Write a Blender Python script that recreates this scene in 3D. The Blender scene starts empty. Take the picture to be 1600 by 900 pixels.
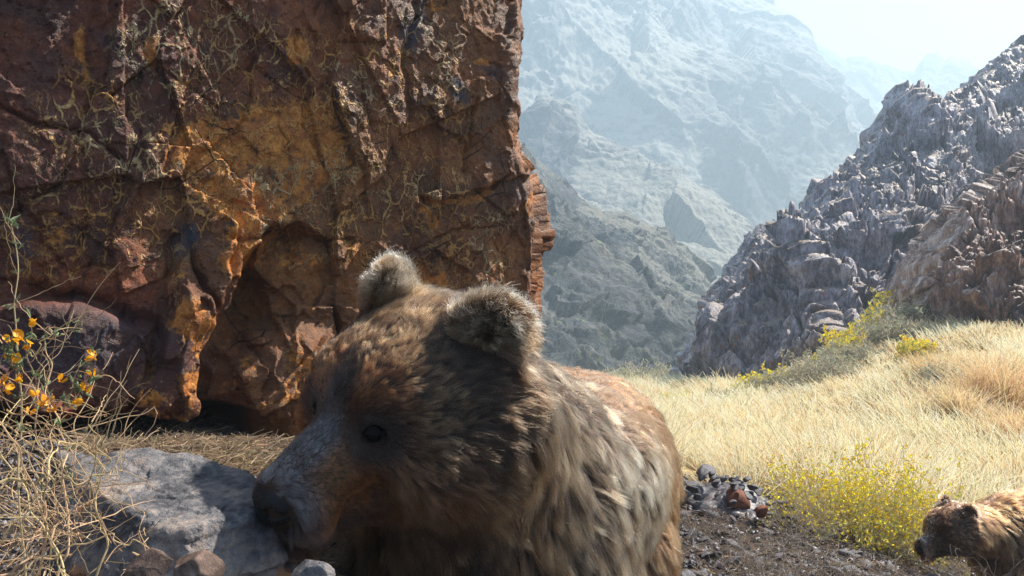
import bpy, math, random
import numpy as np
from mathutils import Vector, Matrix
from mathutils.kdtree import KDTree

# ------------------------------------------------------------------ camera, world, sun, exposure
SC = bpy.context.scene
COL = SC.collection
F = 1400.0                      # focal length in photo pixels (photo 1600 x 900)
CAMZ = 1.0
cam_d = bpy.data.cameras.new("camera")
cam_d.sensor_width = 36.0
cam_d.lens = 36.0 * F / 1600.0
cam_d.clip_start = 0.05
cam_d.clip_end = 6000.0
cam = bpy.data.objects.new("camera", cam_d)
cam.location = (0, 0, CAMZ)
cam.rotation_euler = (math.radians(90), 0, 0)
COL.objects.link(cam)
SC.camera = cam

SUN_EL, SUN_AZ = math.radians(49), math.radians(63)      # azimuth clockwise from +Y
world = bpy.data.worlds.new("World")
SC.world = world
world.use_nodes = True
wn = world.node_tree.nodes
wn.clear()
wo = wn.new("ShaderNodeOutputWorld")
bg = wn.new("ShaderNodeBackground")
sky = wn.new("ShaderNodeTexSky")
sky.sky_type = 'NISHITA'
sky.sun_disc = False
sky.sun_elevation = SUN_EL
sky.sun_rotation = SUN_AZ
sky.altitude = 1500
sky.air_density = 0.8
sky.dust_density = 2.5
sky.ozone_density = 1.2
bg.inputs[1].default_value = 0.055
world.node_tree.links.new(sky.outputs[0], bg.inputs[0])
world.node_tree.links.new(bg.outputs[0], wo.inputs[0])

sun_d = bpy.data.lights.new("sun", 'SUN')
sun_d.energy = 5.0
sun_d.angle = math.radians(0.5)
sun_d.color = (1.0, 0.93, 0.82)
sun = bpy.data.objects.new("sun", sun_d)
sdir = Vector((math.sin(SUN_AZ) * math.cos(SUN_EL), math.cos(SUN_AZ) * math.cos(SUN_EL), math.sin(SUN_EL)))
sun.rotation_euler = sdir.to_track_quat('Z', 'Y').to_euler()
sun.location = (3, 8, 12)
COL.objects.link(sun)

SC.view_settings.view_transform = 'Standard'
SC.view_settings.look = 'None'
SC.view_settings.gamma = 1.0
SC.view_settings.exposure = 2.1
SC.render.engine = 'CYCLES'
cy = SC.cycles
cy.max_bounces = 7
cy.diffuse_bounces = 4
cy.glossy_bounces = 2
cy.transmission_bounces = 5
cy.transparent_max_bounces = 8
cy.volume_bounces = 1
cy.use_denoising = True
cy.denoising_prefilter = 'NONE'
cy.sample_clamp_indirect = 6.0
cy.caustics_reflective = False
cy.caustics_refractive = False

RNG = np.random.default_rng(7)
f32 = np.float32


# ------------------------------------------------------------------ numpy noise
def _h(ix, iy, iz, seed):
    with np.errstate(over='ignore'):
        h = (ix.astype(np.uint32) * np.uint32(73856093)) ^ (iy.astype(np.uint32) * np.uint32(19349663)) ^ \
            (iz.astype(np.uint32) * np.uint32(83492791)) ^ np.uint32((seed * 2654435761) & 0xffffffff)
        h ^= h >> np.uint32(15); h *= np.uint32(0x2c1b3c6d)
        h ^= h >> np.uint32(12); h *= np.uint32(0x297a2d39)
        h ^= h >> np.uint32(15)
    return h


def _r3(h):
    m = np.uint32(1023)
    return ((h & m).astype(f32) / 1023, ((h >> np.uint32(10)) & m).astype(f32) / 1023, ((h >> np.uint32(20)) & m).astype(f32) / 1023)


def perlin(p, seed=0):
    """gradient noise, p (N,3) -> (N,) about -1..1"""
    p = p.astype(f32)
    i = np.floor(p).astype(np.int32)
    f = p - i
    w = f * f * f * (f * (f * 6 - 15) + 10)
    out = np.zeros(len(p), f32)
    for dx in (0, 1):
        wx = w[:, 0] if dx else 1 - w[:, 0]
        for dy in (0, 1):
            wy = w[:, 1] if dy else 1 - w[:, 1]
            for dz in (0, 1):
                wz = w[:, 2] if dz else 1 - w[:, 2]
                a, b, c = _r3(_h(i[:, 0] + dx, i[:, 1] + dy, i[:, 2] + dz, seed))
                out += wx * wy * wz * ((a * 2 - 1) * (f[:, 0] - dx) + (b * 2 - 1) * (f[:, 1] - dy) + (c * 2 - 1) * (f[:, 2] - dz))
    return out * 1.5


def fbm(p, octaves=4, seed=0, gain=0.5, ridged=False):
    o = np.zeros(len(p), f32); a = 1.0; s = 0.0
    q = p.astype(f32)
    for k in range(octaves):
        n = perlin(q, seed + k * 17)
        if ridged:
            n = 1 - 2 * np.abs(n)
        o += a * n; s += a; a *= gain; q = q * 2.03 + 11.7
    return o / s


def worley(p, seed=0, flat=False, jit=1.0):
    """returns F1, F2, id (3 randoms of the cell) and offset from the cell's centre"""
    p = p.astype(f32)
    i = np.floor(p).astype(np.int32)
    n = len(p)
    f1 = np.full(n, 9, f32); f2 = np.full(n, 9, f32)
    hid = np.zeros(n, np.uint32); off = np.zeros((n, 3), f32)
    for dx in (-1, 0, 1):
        for dy in (-1, 0, 1):
            for dz in ((0,) if flat else (-1, 0, 1)):
                cx, cyy, cz = i[:, 0] + dx, i[:, 1] + dy, i[:, 2] + dz
                h = _h(cx, cyy, cz, seed)
                a, b, c = _r3(h)
                ox = p[:, 0] - cx - .5 - (a - .5) * jit; oy = p[:, 1] - cyy - .5 - (b - .5) * jit
                oz = np.zeros(n, f32) if flat else p[:, 2] - cz - .5 - (c - .5) * jit
                d = np.sqrt(ox * ox + oy * oy + oz * oz)
                m = d < f1
                f2 = np.where(m, f1, np.minimum(f2, d))
                f1 = np.where(m, d, f1)
                hid = np.where(m, h, hid)
                off[m, 0] = ox[m]; off[m, 1] = oy[m]; off[m, 2] = oz[m]
    with np.errstate(over='ignore'):
        h2 = hid * np.uint32(2246822519); h2 ^= h2 >> np.uint32(13)
    r = np.stack(_r3(h2), 1)
    return f1, f2, r, off


def facets(p, seed=0, slope=0.9, flat=False, off_=1.0):
    """chiselled planes: every cell a tilted plane at its own height; also the distance to the joint"""
    f1, f2, r, off = worley(p, seed, flat)
    rr = np.stack(_r3((r[:, 0] * 1e6).astype(np.uint32) * np.uint32(40503) ^ (r[:, 1] * 9e5).astype(np.uint32)), 1) * 2 - 1
    h = (r[:, 2] - .5) * off_ + (off * rr).sum(1) * slope
    return h, f2 - f1, r


def smooth(a, b, x):
    t = np.clip((x - a) / (b - a), 0, 1)
    return t * t * (3 - 2 * t)


# ------------------------------------------------------------------ scene helpers
def tag(o, label=None, cat=None, group=None, kind=None):
    if label: o['label'] = label
    if cat: o['category'] = cat
    if group: o['group'] = group
    if kind: o['kind'] = kind
    return o


def empty(name, loc=(0, 0, 0)):
    o = bpy.data.objects.new(name, None)
    o.location = loc
    o.empty_display_size = 0.1
    COL.objects.link(o)
    return o


def link(o, parent=None):
    COL.objects.link(o)
    if parent is not None:
        o.parent = parent
        o.matrix_parent_inverse = Matrix.Translation(-Vector(parent.location))
    return o


def mesh_np(name, v, faces, mat=None, parent=None, smooth_=True, attrs=None, colors=None):
    """numpy arrays to one mesh object; faces (M,3) or (M,4)"""
    me = bpy.data.meshes.new(name)
    v = np.asarray(v, f32); faces = np.asarray(faces, np.int32)
    n, k = faces.shape
    me.vertices.add(len(v)); me.vertices.foreach_set('co', v.ravel())
    me.loops.add(n * k); me.loops.foreach_set('vertex_index', faces.ravel())
    me.polygons.add(n)
    me.polygons.foreach_set('loop_start', np.arange(0, n * k, k, dtype=np.int32))
    me.update(calc_edges=True)
    if smooth_:
        me.polygons.foreach_set('use_smooth', np.ones(n, bool))
    for key, a in (attrs or {}).items():
        at = me.attributes.new(key, 'FLOAT', 'POINT'); at.data.foreach_set('value', np.asarray(a, f32))
    for key, a in (colors or {}).items():
        at = me.attributes.new(key, 'FLOAT_COLOR', 'POINT')
        c = np.ones((len(v), 4), f32); c[:, :3] = a
        at.data.foreach_set('color', c.ravel())
    if mat: me.materials.append(mat)
    return link(bpy.data.objects.new(name, me), parent)


def curves_np(name, pts, rad, mat, parent=None, colors=None):
    """pts (N,K,3), rad (N,K), colors (N,K,3)"""
    n, k = pts.shape[:2]
    cu = bpy.data.hair_curves.new(name)
    cu.add_curves([k] * n)
    cu.position_data.foreach_set('vector', np.ascontiguousarray(pts, f32).ravel())
    a = cu.attributes.get('radius') or cu.attributes.new('radius', 'FLOAT', 'POINT')
    a.data.foreach_set('value', np.ascontiguousarray(rad, f32).ravel())
    if colors is not None:
        a = cu.attributes.new('tint', 'FLOAT_COLOR', 'POINT')
        c = np.ones((n * k, 4), f32); c[:, :3] = colors.reshape(-1, 3)
        a.data.foreach_set('color', c.ravel())
    cu.materials.append(mat)
    return link(bpy.data.objects.new(name, cu), parent)


class Nodes:
    """small helper to write node trees"""
    def __init__(self, name):
        self.mat = bpy.data.materials.new(name); self.mat.use_nodes = True
        self.t = self.mat.node_tree; self.t.nodes.clear()
        self.out = self.t.nodes.new('ShaderNodeOutputMaterial')

    def n(self, typ, ins=None, **props):
        nd = self.t.nodes.new('ShaderNode' + typ)
        for k, v in props.items(): setattr(nd, k, v)
        for k, v in (ins or {}).items():
            s = nd.inputs[k]
            if isinstance(v, bpy.types.NodeSocket): self.t.links.new(v, s)
            elif isinstance(v, bpy.types.Node): self.t.links.new(v.outputs[0], s)
            else: s.default_value = v
        return nd

    def coord(self): return self.n('TexCoord').outputs['Object']
    def attr(self, name, out='Fac'): return self.n('Attribute', attribute_name=name).outputs[out]

    def noise(self, vec, scale, detail=5, rough=.55, dist=0., out=0):
        return self.n('TexNoise', {'Vector': vec, 'Scale': scale, 'Detail': detail, 'Roughness': rough, 'Distortion': dist}).outputs[out]

    def ramp(self, fac, stops, interp='LINEAR'):
        nd = self.n('ValToRGB', {'Fac': fac}); r = nd.color_ramp; r.interpolation = interp
        while len(r.elements) > 1: r.elements.remove(r.elements[-1])
        for i, (pos, c) in enumerate(stops):
            e = r.elements[0] if i == 0 else r.elements.new(pos)
            e.position = pos
            e.color = (c[0], c[1], c[2], 1) if not isinstance(c, (int, float)) else (c, c, c, 1)
        return nd.outputs[0]

    def math(self, op, a, b=0., clamp=False):
        nd = self.n('Math', {0: a, 1: b}, operation=op); nd.use_clamp = clamp
        return nd.outputs[0]

    def mix(self, fac, a, b, blend='MIX'):
        nd = self.n('Mix', data_type='RGBA', blend_type=blend)
        for s, v in ((nd.inputs[0], fac), (nd.inputs[6], a), (nd.inputs[7], b)):
            if isinstance(v, bpy.types.NodeSocket): self.t.links.new(v, s)
            elif isinstance(v, tuple) and len(v) == 3: s.default_value = (*v, 1)
            else: s.default_value = v
        return nd.outputs[2]

    def vmath(self, op, a, b):
        return self.n('VectorMath', {0: a, 1: b}, operation=op).outputs[0]

    def mapping(self, vec, scale=(1, 1, 1), rot=(0, 0, 0), loc=(0, 0, 0)):
        return self.n('Mapping', {'Vector': vec, 'Scale': scale, 'Rotation': rot, 'Location': loc}).outputs[0]

    def bump(self, height, strength=.5, dist=.01, normal=None):
        d = {'Height': height, 'Strength': strength, 'Distance': dist}
        if normal is not None: d['Normal'] = normal
        return self.n('Bump', d).outputs[0]

    def surf(self, color, rough=.8, normal=None, spec=.3, **kw):
        d = {'Base Color': color if not (isinstance(color, tuple) and len(color) == 3) else (*color, 1), 'Roughness': rough, 'Specular IOR Level': spec}
        d.update(kw)
        if normal is not None: d['Normal'] = normal
        b = self.n('BsdfPrincipled', d)
        self.t.links.new(b.outputs[0], self.out.inputs[0])
        return self.mat


def mat_strand(name, rough=.45, trans=.35, spec=.25):
    """thin fibres coloured by their own 'tint': diffuse, light let through, and a sheen"""
    m = Nodes(name)
    c = m.attr('tint', 'Color')
    d = m.n('BsdfDiffuse', {'Color': c})
    t = m.n('BsdfTranslucent', {'Color': c})
    mx = m.n('MixShader', {0: trans, 1: d.outputs[0], 2: t.outputs[0]})
    g = m.n('BsdfHair', {'Color': m.mix(.5, c, (.5, .5, .5)), 'RoughnessU': rough, 'RoughnessV': .6}, component='Reflection')
    mx2 = m.n('MixShader', {0: spec, 1: mx.outputs[0], 2: g.outputs[0]})
    m.t.links.new(mx2.outputs[0], m.out.inputs[0])
    return m.mat


def mat_hair(name, rough=.35):
    m = Nodes(name)
    c = m.attr('tint', 'Color')
    h = m.n('BsdfHairPrincipled', {'Color': c, 'Roughness': rough, 'Radial Roughness': .45, 'Coat': 0.0, 'IOR': 1.5}, model='CHIANG', parametrization='COLOR')
    m.t.links.new(h.outputs[0], m.out.inputs[0])
    return m.mat


def P3(px, py, d):
    """photo pixel and distance ahead (metres) to a point of the place"""
    px, py, d = np.broadcast_arrays(np.asarray(px, float), np.asarray(py, float), np.asarray(d, float))
    return np.stack([(px - 800) / F * d, d, CAMZ - (py - 450) / F * d], -1)


def grid_faces(nu, nv):
    a = np.arange(nu * nv).reshape(nv, nu)
    return np.stack([a[:-1, :-1], a[:-1, 1:], a[1:, 1:], a[1:, :-1]], -1).reshape(-1, 4)


def grid_normals(P):
    du = np.gradient(P, axis=1); dv = np.gradient(P, axis=0)
    n = np.cross(du, dv)
    return n / (np.linalg.norm(n, axis=2, keepdims=True) + 1e-9)


# ------------------------------------------------------------------ implicit bodies (signed distance + surface nets)
def unit(v):
    v = np.asarray(v, float); return v / (np.linalg.norm(v, axis=-1, keepdims=True) + 1e-12)


def d_cone(p, a, b, ra, rb):
    a = np.asarray(a, f32); b = np.asarray(b, f32); ab = b - a
    t = np.clip((p - a) @ ab / max(float(ab @ ab), 1e-9), 0, 1)
    return np.linalg.norm(p - a - t[:, None] * ab, axis=1) - (ra + (rb - ra) * t)


def d_ell(p, c, r, M=None):
    q = (p - np.asarray(c, f32))
    if M is not None: q = q @ np.asarray(M, f32)
    r = np.asarray(r, f32)
    k0 = np.linalg.norm(q / r, axis=1); k1 = np.linalg.norm(q / (r * r), axis=1)
    return k0 * (k0 - 1) / (k1 + 1e-9)


def smin(a, b, k):
    h = np.clip(.5 + .5 * (b - a) / k, 0, 1)
    return b + (a - b) * h - k * h * (1 - h)


class Body:
    def __init__(self): self.ops = []
    def cone(self, a, b, ra, rb, k=.04): self.ops.append(('c', a, b, ra, rb, k))
    def ell(self, c, r, M=None, k=.04): self.ops.append(('e', c, r, M, None, k))
    def cut(self, c, r, M=None, k=.01): self.ops.append(('x', c, r, M, None, k))
    def cutc(self, a, b, ra, rb, k=.006): self.ops.append(('y', a, b, ra, rb, k))

    def d(self, p):
        p = p.astype(f32); out = None
        for t, a, b, c, e, k in self.ops:
            v = d_cone(p, a, b, c, e) if t in 'cy' else d_ell(p, a, b, c)
            if out is None: out = v
            elif t in 'ce': out = smin(out, v, k)
            else: out = -smin(-out, v, k)
        return out

    def grad(self, p, e=.002):
        g = np.stack([self.d(p + np.eye(3, dtype=f32)[i] * e) - self.d(p - np.eye(3, dtype=f32)[i] * e) for i in range(3)], 1)
        return unit(g)

    def mesh(self, lo, hi, h, keep=None):
        """surface nets in a narrow band, then one Newton step"""
        lo = np.asarray(lo, float); hi = np.asarray(hi, float)
        B = 4
        nb = np.ceil((hi - lo) / (h * B)).astype(int)
        cc = np.stack(np.meshgrid(*[np.arange(n) for n in nb], indexing='ij'), -1).reshape(-1, 3)
        dc = self.d(lo + (cc + .5) * h * B)
        near = np.abs(dc) < h * B * 1.6
        n = nb * B
        vol = np.repeat(np.repeat(np.repeat(np.where(dc < 0, -1., 1.).astype(f32).reshape(nb), B, 0), B, 1), B, 2)
        sub = np.stack(np.meshgrid(*[np.arange(B)] * 3, indexing='ij'), -1).reshape(-1, 3)
        idx = (cc[near][:, None, :] * B + sub[None]).reshape(-1, 3)
        vals = np.concatenate([self.d(lo + c * h) for c in np.array_split(idx, max(1, len(idx) // 400000))])
        vol[idx[:, 0], idx[:, 1], idx[:, 2]] = vals
        s = vol < 0
        cnt = np.zeros(n - 1, np.int8)
        for dx in (0, 1):
            for dy in (0, 1):
                for dz in (0, 1):
                    cnt += s[dx:n[0] - 1 + dx, dy:n[1] - 1 + dy, dz:n[2] - 1 + dz]
        act = (cnt > 0) & (cnt < 8)
        ci = np.argwhere(act)
        vid = np.full(n - 1, -1, np.int32); vid[act] = np.arange(len(ci))
        acc = np.zeros((len(ci), 3)); num = np.zeros(len(ci))
        corners = [(dx, dy, dz) for dx in (0, 1) for dy in (0, 1) for dz in (0, 1)]
        for c in corners:
            for ax in range(3):
                if c[ax] == 0:
                    c2 = list(c); c2[ax] = 1
                    a = vol[tuple((ci + c).T)]; b = vol[tuple((ci + c2).T)]
                    m = (a < 0) != (b < 0)
                    t = np.where(m, a / np.where(m, a - b, 1), 0)
                    q = np.array(c, float)[None].repeat(len(ci), 0); q[:, ax] += t
                    acc += q * m[:, None]; num += m
        v = lo + (ci + acc / num[:, None]) * h
        faces = []
        for ax in range(3):
            a1, a2 = [(1, 2), (2, 0), (0, 1)][ax]
            sl0 = [slice(1, n[i] - 1) for i in range(3)]; sl1 = list(sl0)
            sl0[ax] = slice(0, n[ax] - 1); sl1[ax] = slice(1, n[ax])
            A = s[tuple(sl0)]; Bq = s[tuple(sl1)]
            e = np.argwhere(A != Bq); flip = A[tuple(e.T)]
            off = np.array([1, 1, 1]); off[ax] = 0
            e = e + off
            def V(d1, d2):
                q = e.copy(); q[:, a1] -= d1; q[:, a2] -= d2
                ok = np.all((q >= 0) & (q < n - 1), 1)
                return np.where(ok, vid[tuple(np.clip(q, 0, n - 2).T)], -1)
            f = np.stack([V(1, 1), V(0, 1), V(0, 0), V(1, 0)], 1)
            f[~flip] = f[~flip][:, ::-1]
            faces.append(f[(f >= 0).all(1)])
        fc = np.concatenate(faces)
        for _ in range(2):
            g = self.grad(v); v = v - g * np.clip(self.d(v), -h, h)[:, None]
        return v.astype(f32), fc


# ------------------------------------------------------------------ fur
def fur(name, parent, body, v, fc, n, fields, mat, seed=1, K=7, clump=0.012, eye_at=(0, 0, CAMZ), back=0.25):
    rng = np.random.default_rng(seed)
    tri = np.concatenate([fc[:, [0, 1, 2]], fc[:, [0, 2, 3]]])
    a, b, c = v[tri[:, 0]], v[tri[:, 1]], v[tri[:, 2]]
    cr = np.cross(b - a, c - a); area = np.linalg.norm(cr, axis=1) / 2
    ctr = (a + b + c) / 3; nt = unit(cr)
    look = unit(np.asarray(eye_at) - ctr)
    facing = (nt * look).sum(1)
    w = area * np.where(facing > -.45, 1., back)
    w *= fields(ctr, nt)['dens']
    pick = rng.choice(len(tri), n, p=w / w.sum())
    r1, r2 = np.sqrt(rng.random(n)), rng.random(n)
    root = ((1 - r1)[:, None] * a[pick] + (r1 * (1 - r2))[:, None] * b[pick] + (r1 * r2)[:, None] * c[pick]).astype(f32)
    nr = body.grad(root)
    fd = fields(root, nr)
    comb = fd['comb'] - (fd['comb'] * nr).sum(1, keepdims=True) * nr
    mess = fd.get('mess', 1.)
    mess = np.broadcast_to(mess, (n,))[:, None]
    wig = np.stack([perlin(root * 11 + 50 * i, 3 + i) for i in range(3)], 1) * .55 + np.stack([perlin(root * 30 + 70 * i, 13 + i) for i in range(3)], 1) * .6
    comb = unit(comb) + wig * mess + rng.normal(size=(n, 3)) * .2
    comb = unit(comb - (comb * nr).sum(1, keepdims=True) * nr)
    # clumps: every strand leans to the nearest clump centre's strand
    m = max(10, int(n / 22))
    cen = rng.choice(n, m, replace=False)
    kd = KDTree(m)
    for i, ci in enumerate(cen): kd.insert(root[ci].tolist(), i)
    kd.balance()
    near = np.fromiter((kd.find(q)[1] for q in root.tolist()), np.int64, n)
    cm = cen[near]
    m2 = max(8, int(m / 13)); c2 = rng.choice(m, m2, replace=False)
    kd2 = KDTree(m2)
    for i, ci in enumerate(c2): kd2.insert(root[cen[ci]].tolist(), i)
    kd2.balance()
    big = np.fromiter((kd2.find(q)[1] for q in root[cen].tolist()), np.int64, m)
    bm_ = cen[c2][big][near]                       # the lock each strand belongs to
    L = fd['len'] * (0.65 + .6 * rng.random(n)) * (.8 + .45 * rng.random(n)[cm])
    lift = fd['lift'] + .12 * rng.normal(size=n) + .12 * rng.normal(size=n)[cm]
    lift = np.clip(lift, .05, 1.4)
    grav = np.array([0, 0, -1.])
    t = np.linspace(0, 1, K)

    def strand(rt, nn, cb, LL, lf, gw):
        s, co = np.sin(lf), np.cos(lf)
        tt = t[None, :, None]
        return rt[:, None] + LL[:, None, None] * (cb[:, None] * (co[:, None, None] * (.55 * tt + .45 * tt * tt)) + nn[:, None] * (s[:, None, None] * (tt - .38 * tt * tt)) + grav * gw[:, None, None] * tt * tt)
    gw = np.broadcast_to(fd.get('grav', .25), (n,))
    pts = strand(root, nr, comb, L, lift, gw)
    cpt = strand(root[cm], nr[cm], comb[cm], L[cm], lift[cm], gw[cm])
    cs = np.broadcast_to(fd.get('clump', .7), (n,))
    d = cpt - pts
    far = np.linalg.norm(root - root[cm], axis=1)
    cs = cs * np.where(rng.random(n) < .16, .15, 1.) * np.clip(1.6 - far / (fd['len'] * .6 + .004), 0, 1)
    pts = pts + d * (cs[:, None, None] * (t ** 1.3)[None, :, None])
    bpt = strand(root[bm_], nr[bm_], comb[bm_], L[bm_], lift[bm_], gw[bm_])
    fb = np.linalg.norm(root - root[bm_], axis=1)
    bs = np.broadcast_to(fd.get('lock', .4), (n,)) * np.clip(1.5 - fb / (fd['len'] * .9 + .004), 0, 1)
    pts = pts + (bpt - pts) * (bs[:, None, None] * (t ** 1.6)[None, :, None])
    pts += rng.normal(size=(n, 1, 3)) * (L * .07)[:, None, None] * (t ** 2)[None, :, None]
    rad = fd['rad'][:, None] * (1 - .75 * t[None] ** 1.5)
    var = (.75 + .5 * rng.random(n)) * (.50 + 1.0 * rng.random(n)[cm]) * (.70 + .60 * rng.random(n)[bm_])
    tipv = np.clip(fd['tipmix'] + .75 * (rng.random(n)[cm] - .5) + .5 * (rng.random(n)[bm_] - .5) + .2 * (rng.random(n) - .5), 0, 1)
    tt = t[None, :, None]
    cr_, cmid, ct = fd['root'][:, None], fd['mid'][:, None], fd['tip'][:, None]
    k1 = smooth(.1, .7, tt); k2 = smooth(.5, .9, tt) * tipv[:, None, None]
    colr = cr_ * (1 - k1) + cmid * k1
    colr = (colr * (1 - k2) + ct * k2) * var[:, None, None]
    return curves_np(name, pts, rad, mat, parent, np.clip(colr, .004, .95))


def lerp(a, b, w): return a * (1 - w[..., None]) + np.asarray(b, float) * w[..., None]


MAT_HAIR = mat_hair("bear_fur")
mh = Nodes("bear_hide")
MAT_HIDE = mh.surf((.05, .03, .02), .9, spec=.1)
mh = Nodes("nose_leather")
co = mh.coord()
nb_ = mh.n('TexVoronoi', {'Vector': co, 'Scale': 380.}).outputs[0]
MAT_NOSE = mh.surf((.008, .0075, .008), .34, mh.bump(nb_, .45, .003), spec=.28)
mh = Nodes("eye_gloss")
MAT_EYE = mh.surf((.006, .0035, .0025), .08, spec=.22)
mh = Nodes("eyelid_skin")
MAT_LID = mh.surf((.010, .008, .008), .85, spec=.08)
mh = Nodes("claw")
MAT_CLAW = mh.surf((.07, .055, .04), .4)


def uvs(name, c, r, mat, parent, seg=24):
    me = bpy.data.meshes.new(name)
    import bmesh
    bm = bmesh.new(); bmesh.ops.create_uvsphere(bm, u_segments=seg, v_segments=seg // 2, radius=1)
    for q in bm.verts: q.co = Vector(c) + Vector([q.co[i] * r[i] for i in range(3)])
    for f_ in bm.faces: f_.smooth = True
    bm.to_mesh(me); bm.free(); me.materials.append(mat)
    return link(bpy.data.objects.new(name, me), parent)


def pose(yaw, pitch, roll):
    cy_, sy = np.cos(yaw), np.sin(yaw); cp, sp = np.cos(pitch), np.sin(pitch)
    f = np.array([-sy * cp, -cy_ * cp, -sp]); r0 = np.array([cy_, -sy, 0.]); u0 = np.cross(f, r0)
    c, s = np.cos(roll), np.sin(roll)
    return np.array([c * r0 - s * u0, f, c * u0 + s * r0]).T


def head_ops(B, M, t, s, ears=True):
    W = lambda x, y, z: (M @ (np.array([x, y, z]) * s) + t)
    R_ = lambda *r: tuple(np.array(r) * s)
    B.ell(W(0, -.03, .016), R_(.110, .13, .094), M, .04)          # braincase
    B.ell(W(0, .055, .032), R_(.102, .084, .060), M, .05)       # forehead
    for q in (-1, 1):
        B.cone(W(q * .035, .100, .022), W(q * .060, .080, .020), .025 * s, .025 * s, .03)   # brow
        B.ell(W(q * .090, .02, -.050), R_(.068, .090, .078), M, .05)       # cheek muscle
        B.ell(W(q * .100, -.07, -.040), R_(.082, .09, .105), M, .06)      # ruff
    B.cone(W(0, .09, -.038), W(0, .222, -.080), .066 * s, .046 * s, .035)       # muzzle
    B.cone(W(-.024, .205, -.100), W(.024, .205, -.100), .038 * s, .038 * s, .02)   # upper lip pads
    B.cone(W(0, .05, -.11), W(0, .190, -.148), .060 * s, .030 * s, .025)       # lower jaw
    for q in (-1, 1):
        B.cut(W(q * .058, .122, -.006), R_(.016, .018, .014), M, .012)          # eye socket
        B.cutc(W(q * .070, .11, -.130), W(q * .02, .262, -.134), .003, .002, .006)  # mouth line
    if ears:
        for q in (-1, 1):
            e = unit(np.array([q * .45, .85, .25])); up = np.array([q * .35, 0, .94]); up = unit(up - e * (up @ e)); sd = np.cross(up, e)
            Me = M @ np.array([sd, e, up]).T
            B.ell(W(q * .110, -.062, .116), R_(.050, .018, .049), Me, .030)
            B.cut(W(q * .112 + e[0] * .024, -.065 + e[1] * .024, .120 + e[2] * .024), R_(.031, .012, .031), Me, .014)


def face_parts(root, M, t, s, name_eye='eye', res=.0022):
    W = lambda x, y, z: (M @ (np.array([x, y, z]) * s) + t)
    R_ = lambda *r: tuple(np.array(r) * s)
    for q in (1, -1):
        c_ = W(q * .0545, .1205, -.006)
        uvs(name_eye, c_, [.0115 * s] * 3, MAT_EYE, root)
        # lids: skin over the upper and lower part of the ball
        a_ = np.linspace(-1.25, 1.25, 15); V, Fq = [], []
        for (lo_, hi_) in ((.26, 1.3), (-1.3, -.45)):
            b0 = len(V)
            for e_ in np.linspace(lo_, hi_, 6):
                for aa in a_:
                    ee = e_ * (1 - .45 * (abs(aa) / 1.25) ** 2) if abs(e_) < .9 else e_
                    V.append(c_ + M @ (np.array([math.sin(aa + q * .55) * math.cos(ee), math.cos(aa + q * .55) * math.cos(ee), math.sin(ee)]) * .0132 * s))
            for i in range(5):
                for j in range(14): Fq.append([b0 + i * 15 + j, b0 + i * 15 + j + 1, b0 + (i + 1) * 15 + j + 1, b0 + (i + 1) * 15 + j])
        mesh_np('eyelid', np.array(V), np.array(Fq), MAT_LID, root)
    N = Body()
    N.ell(W(0, .246, -.078), R_(.035, .026, .027), M, .01)
    N.ell(W(0, .255, -.098), R_(.014, .014, .020), M, .012)
    for q in (1, -1):
        N.ell(W(q * .020, .240, -.088), R_(.017, .021, .021), M, .012)
        N.cut(W(q * .0175, .269, -.085), R_(.0075, .013, .009), M, .004)
        N.cutc(W(q * .024, .262, -.087), W(q * .038, .243, -.080), .0038 * s, .0022 * s, .004)
    N.cutc(W(0, .282, -.088), W(0, .268, -.122), .0016, .0016, .004)
    c = W(0, .245, -.088); r = .058 * s
    v, fc = N.mesh(c - r, c + r, res)
    mesh_np('nose', v, fc, MAT_NOSE, root)
    return N


# ------------------------------------------------------------------ the big brown bear
HY, HP, HR, HS = 0.67676, 0.20574, 0.24841, 1.0455
HT = np.array([-.16768, 1.42487, .83499])
HM = pose(HY, HP, HR)


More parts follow.
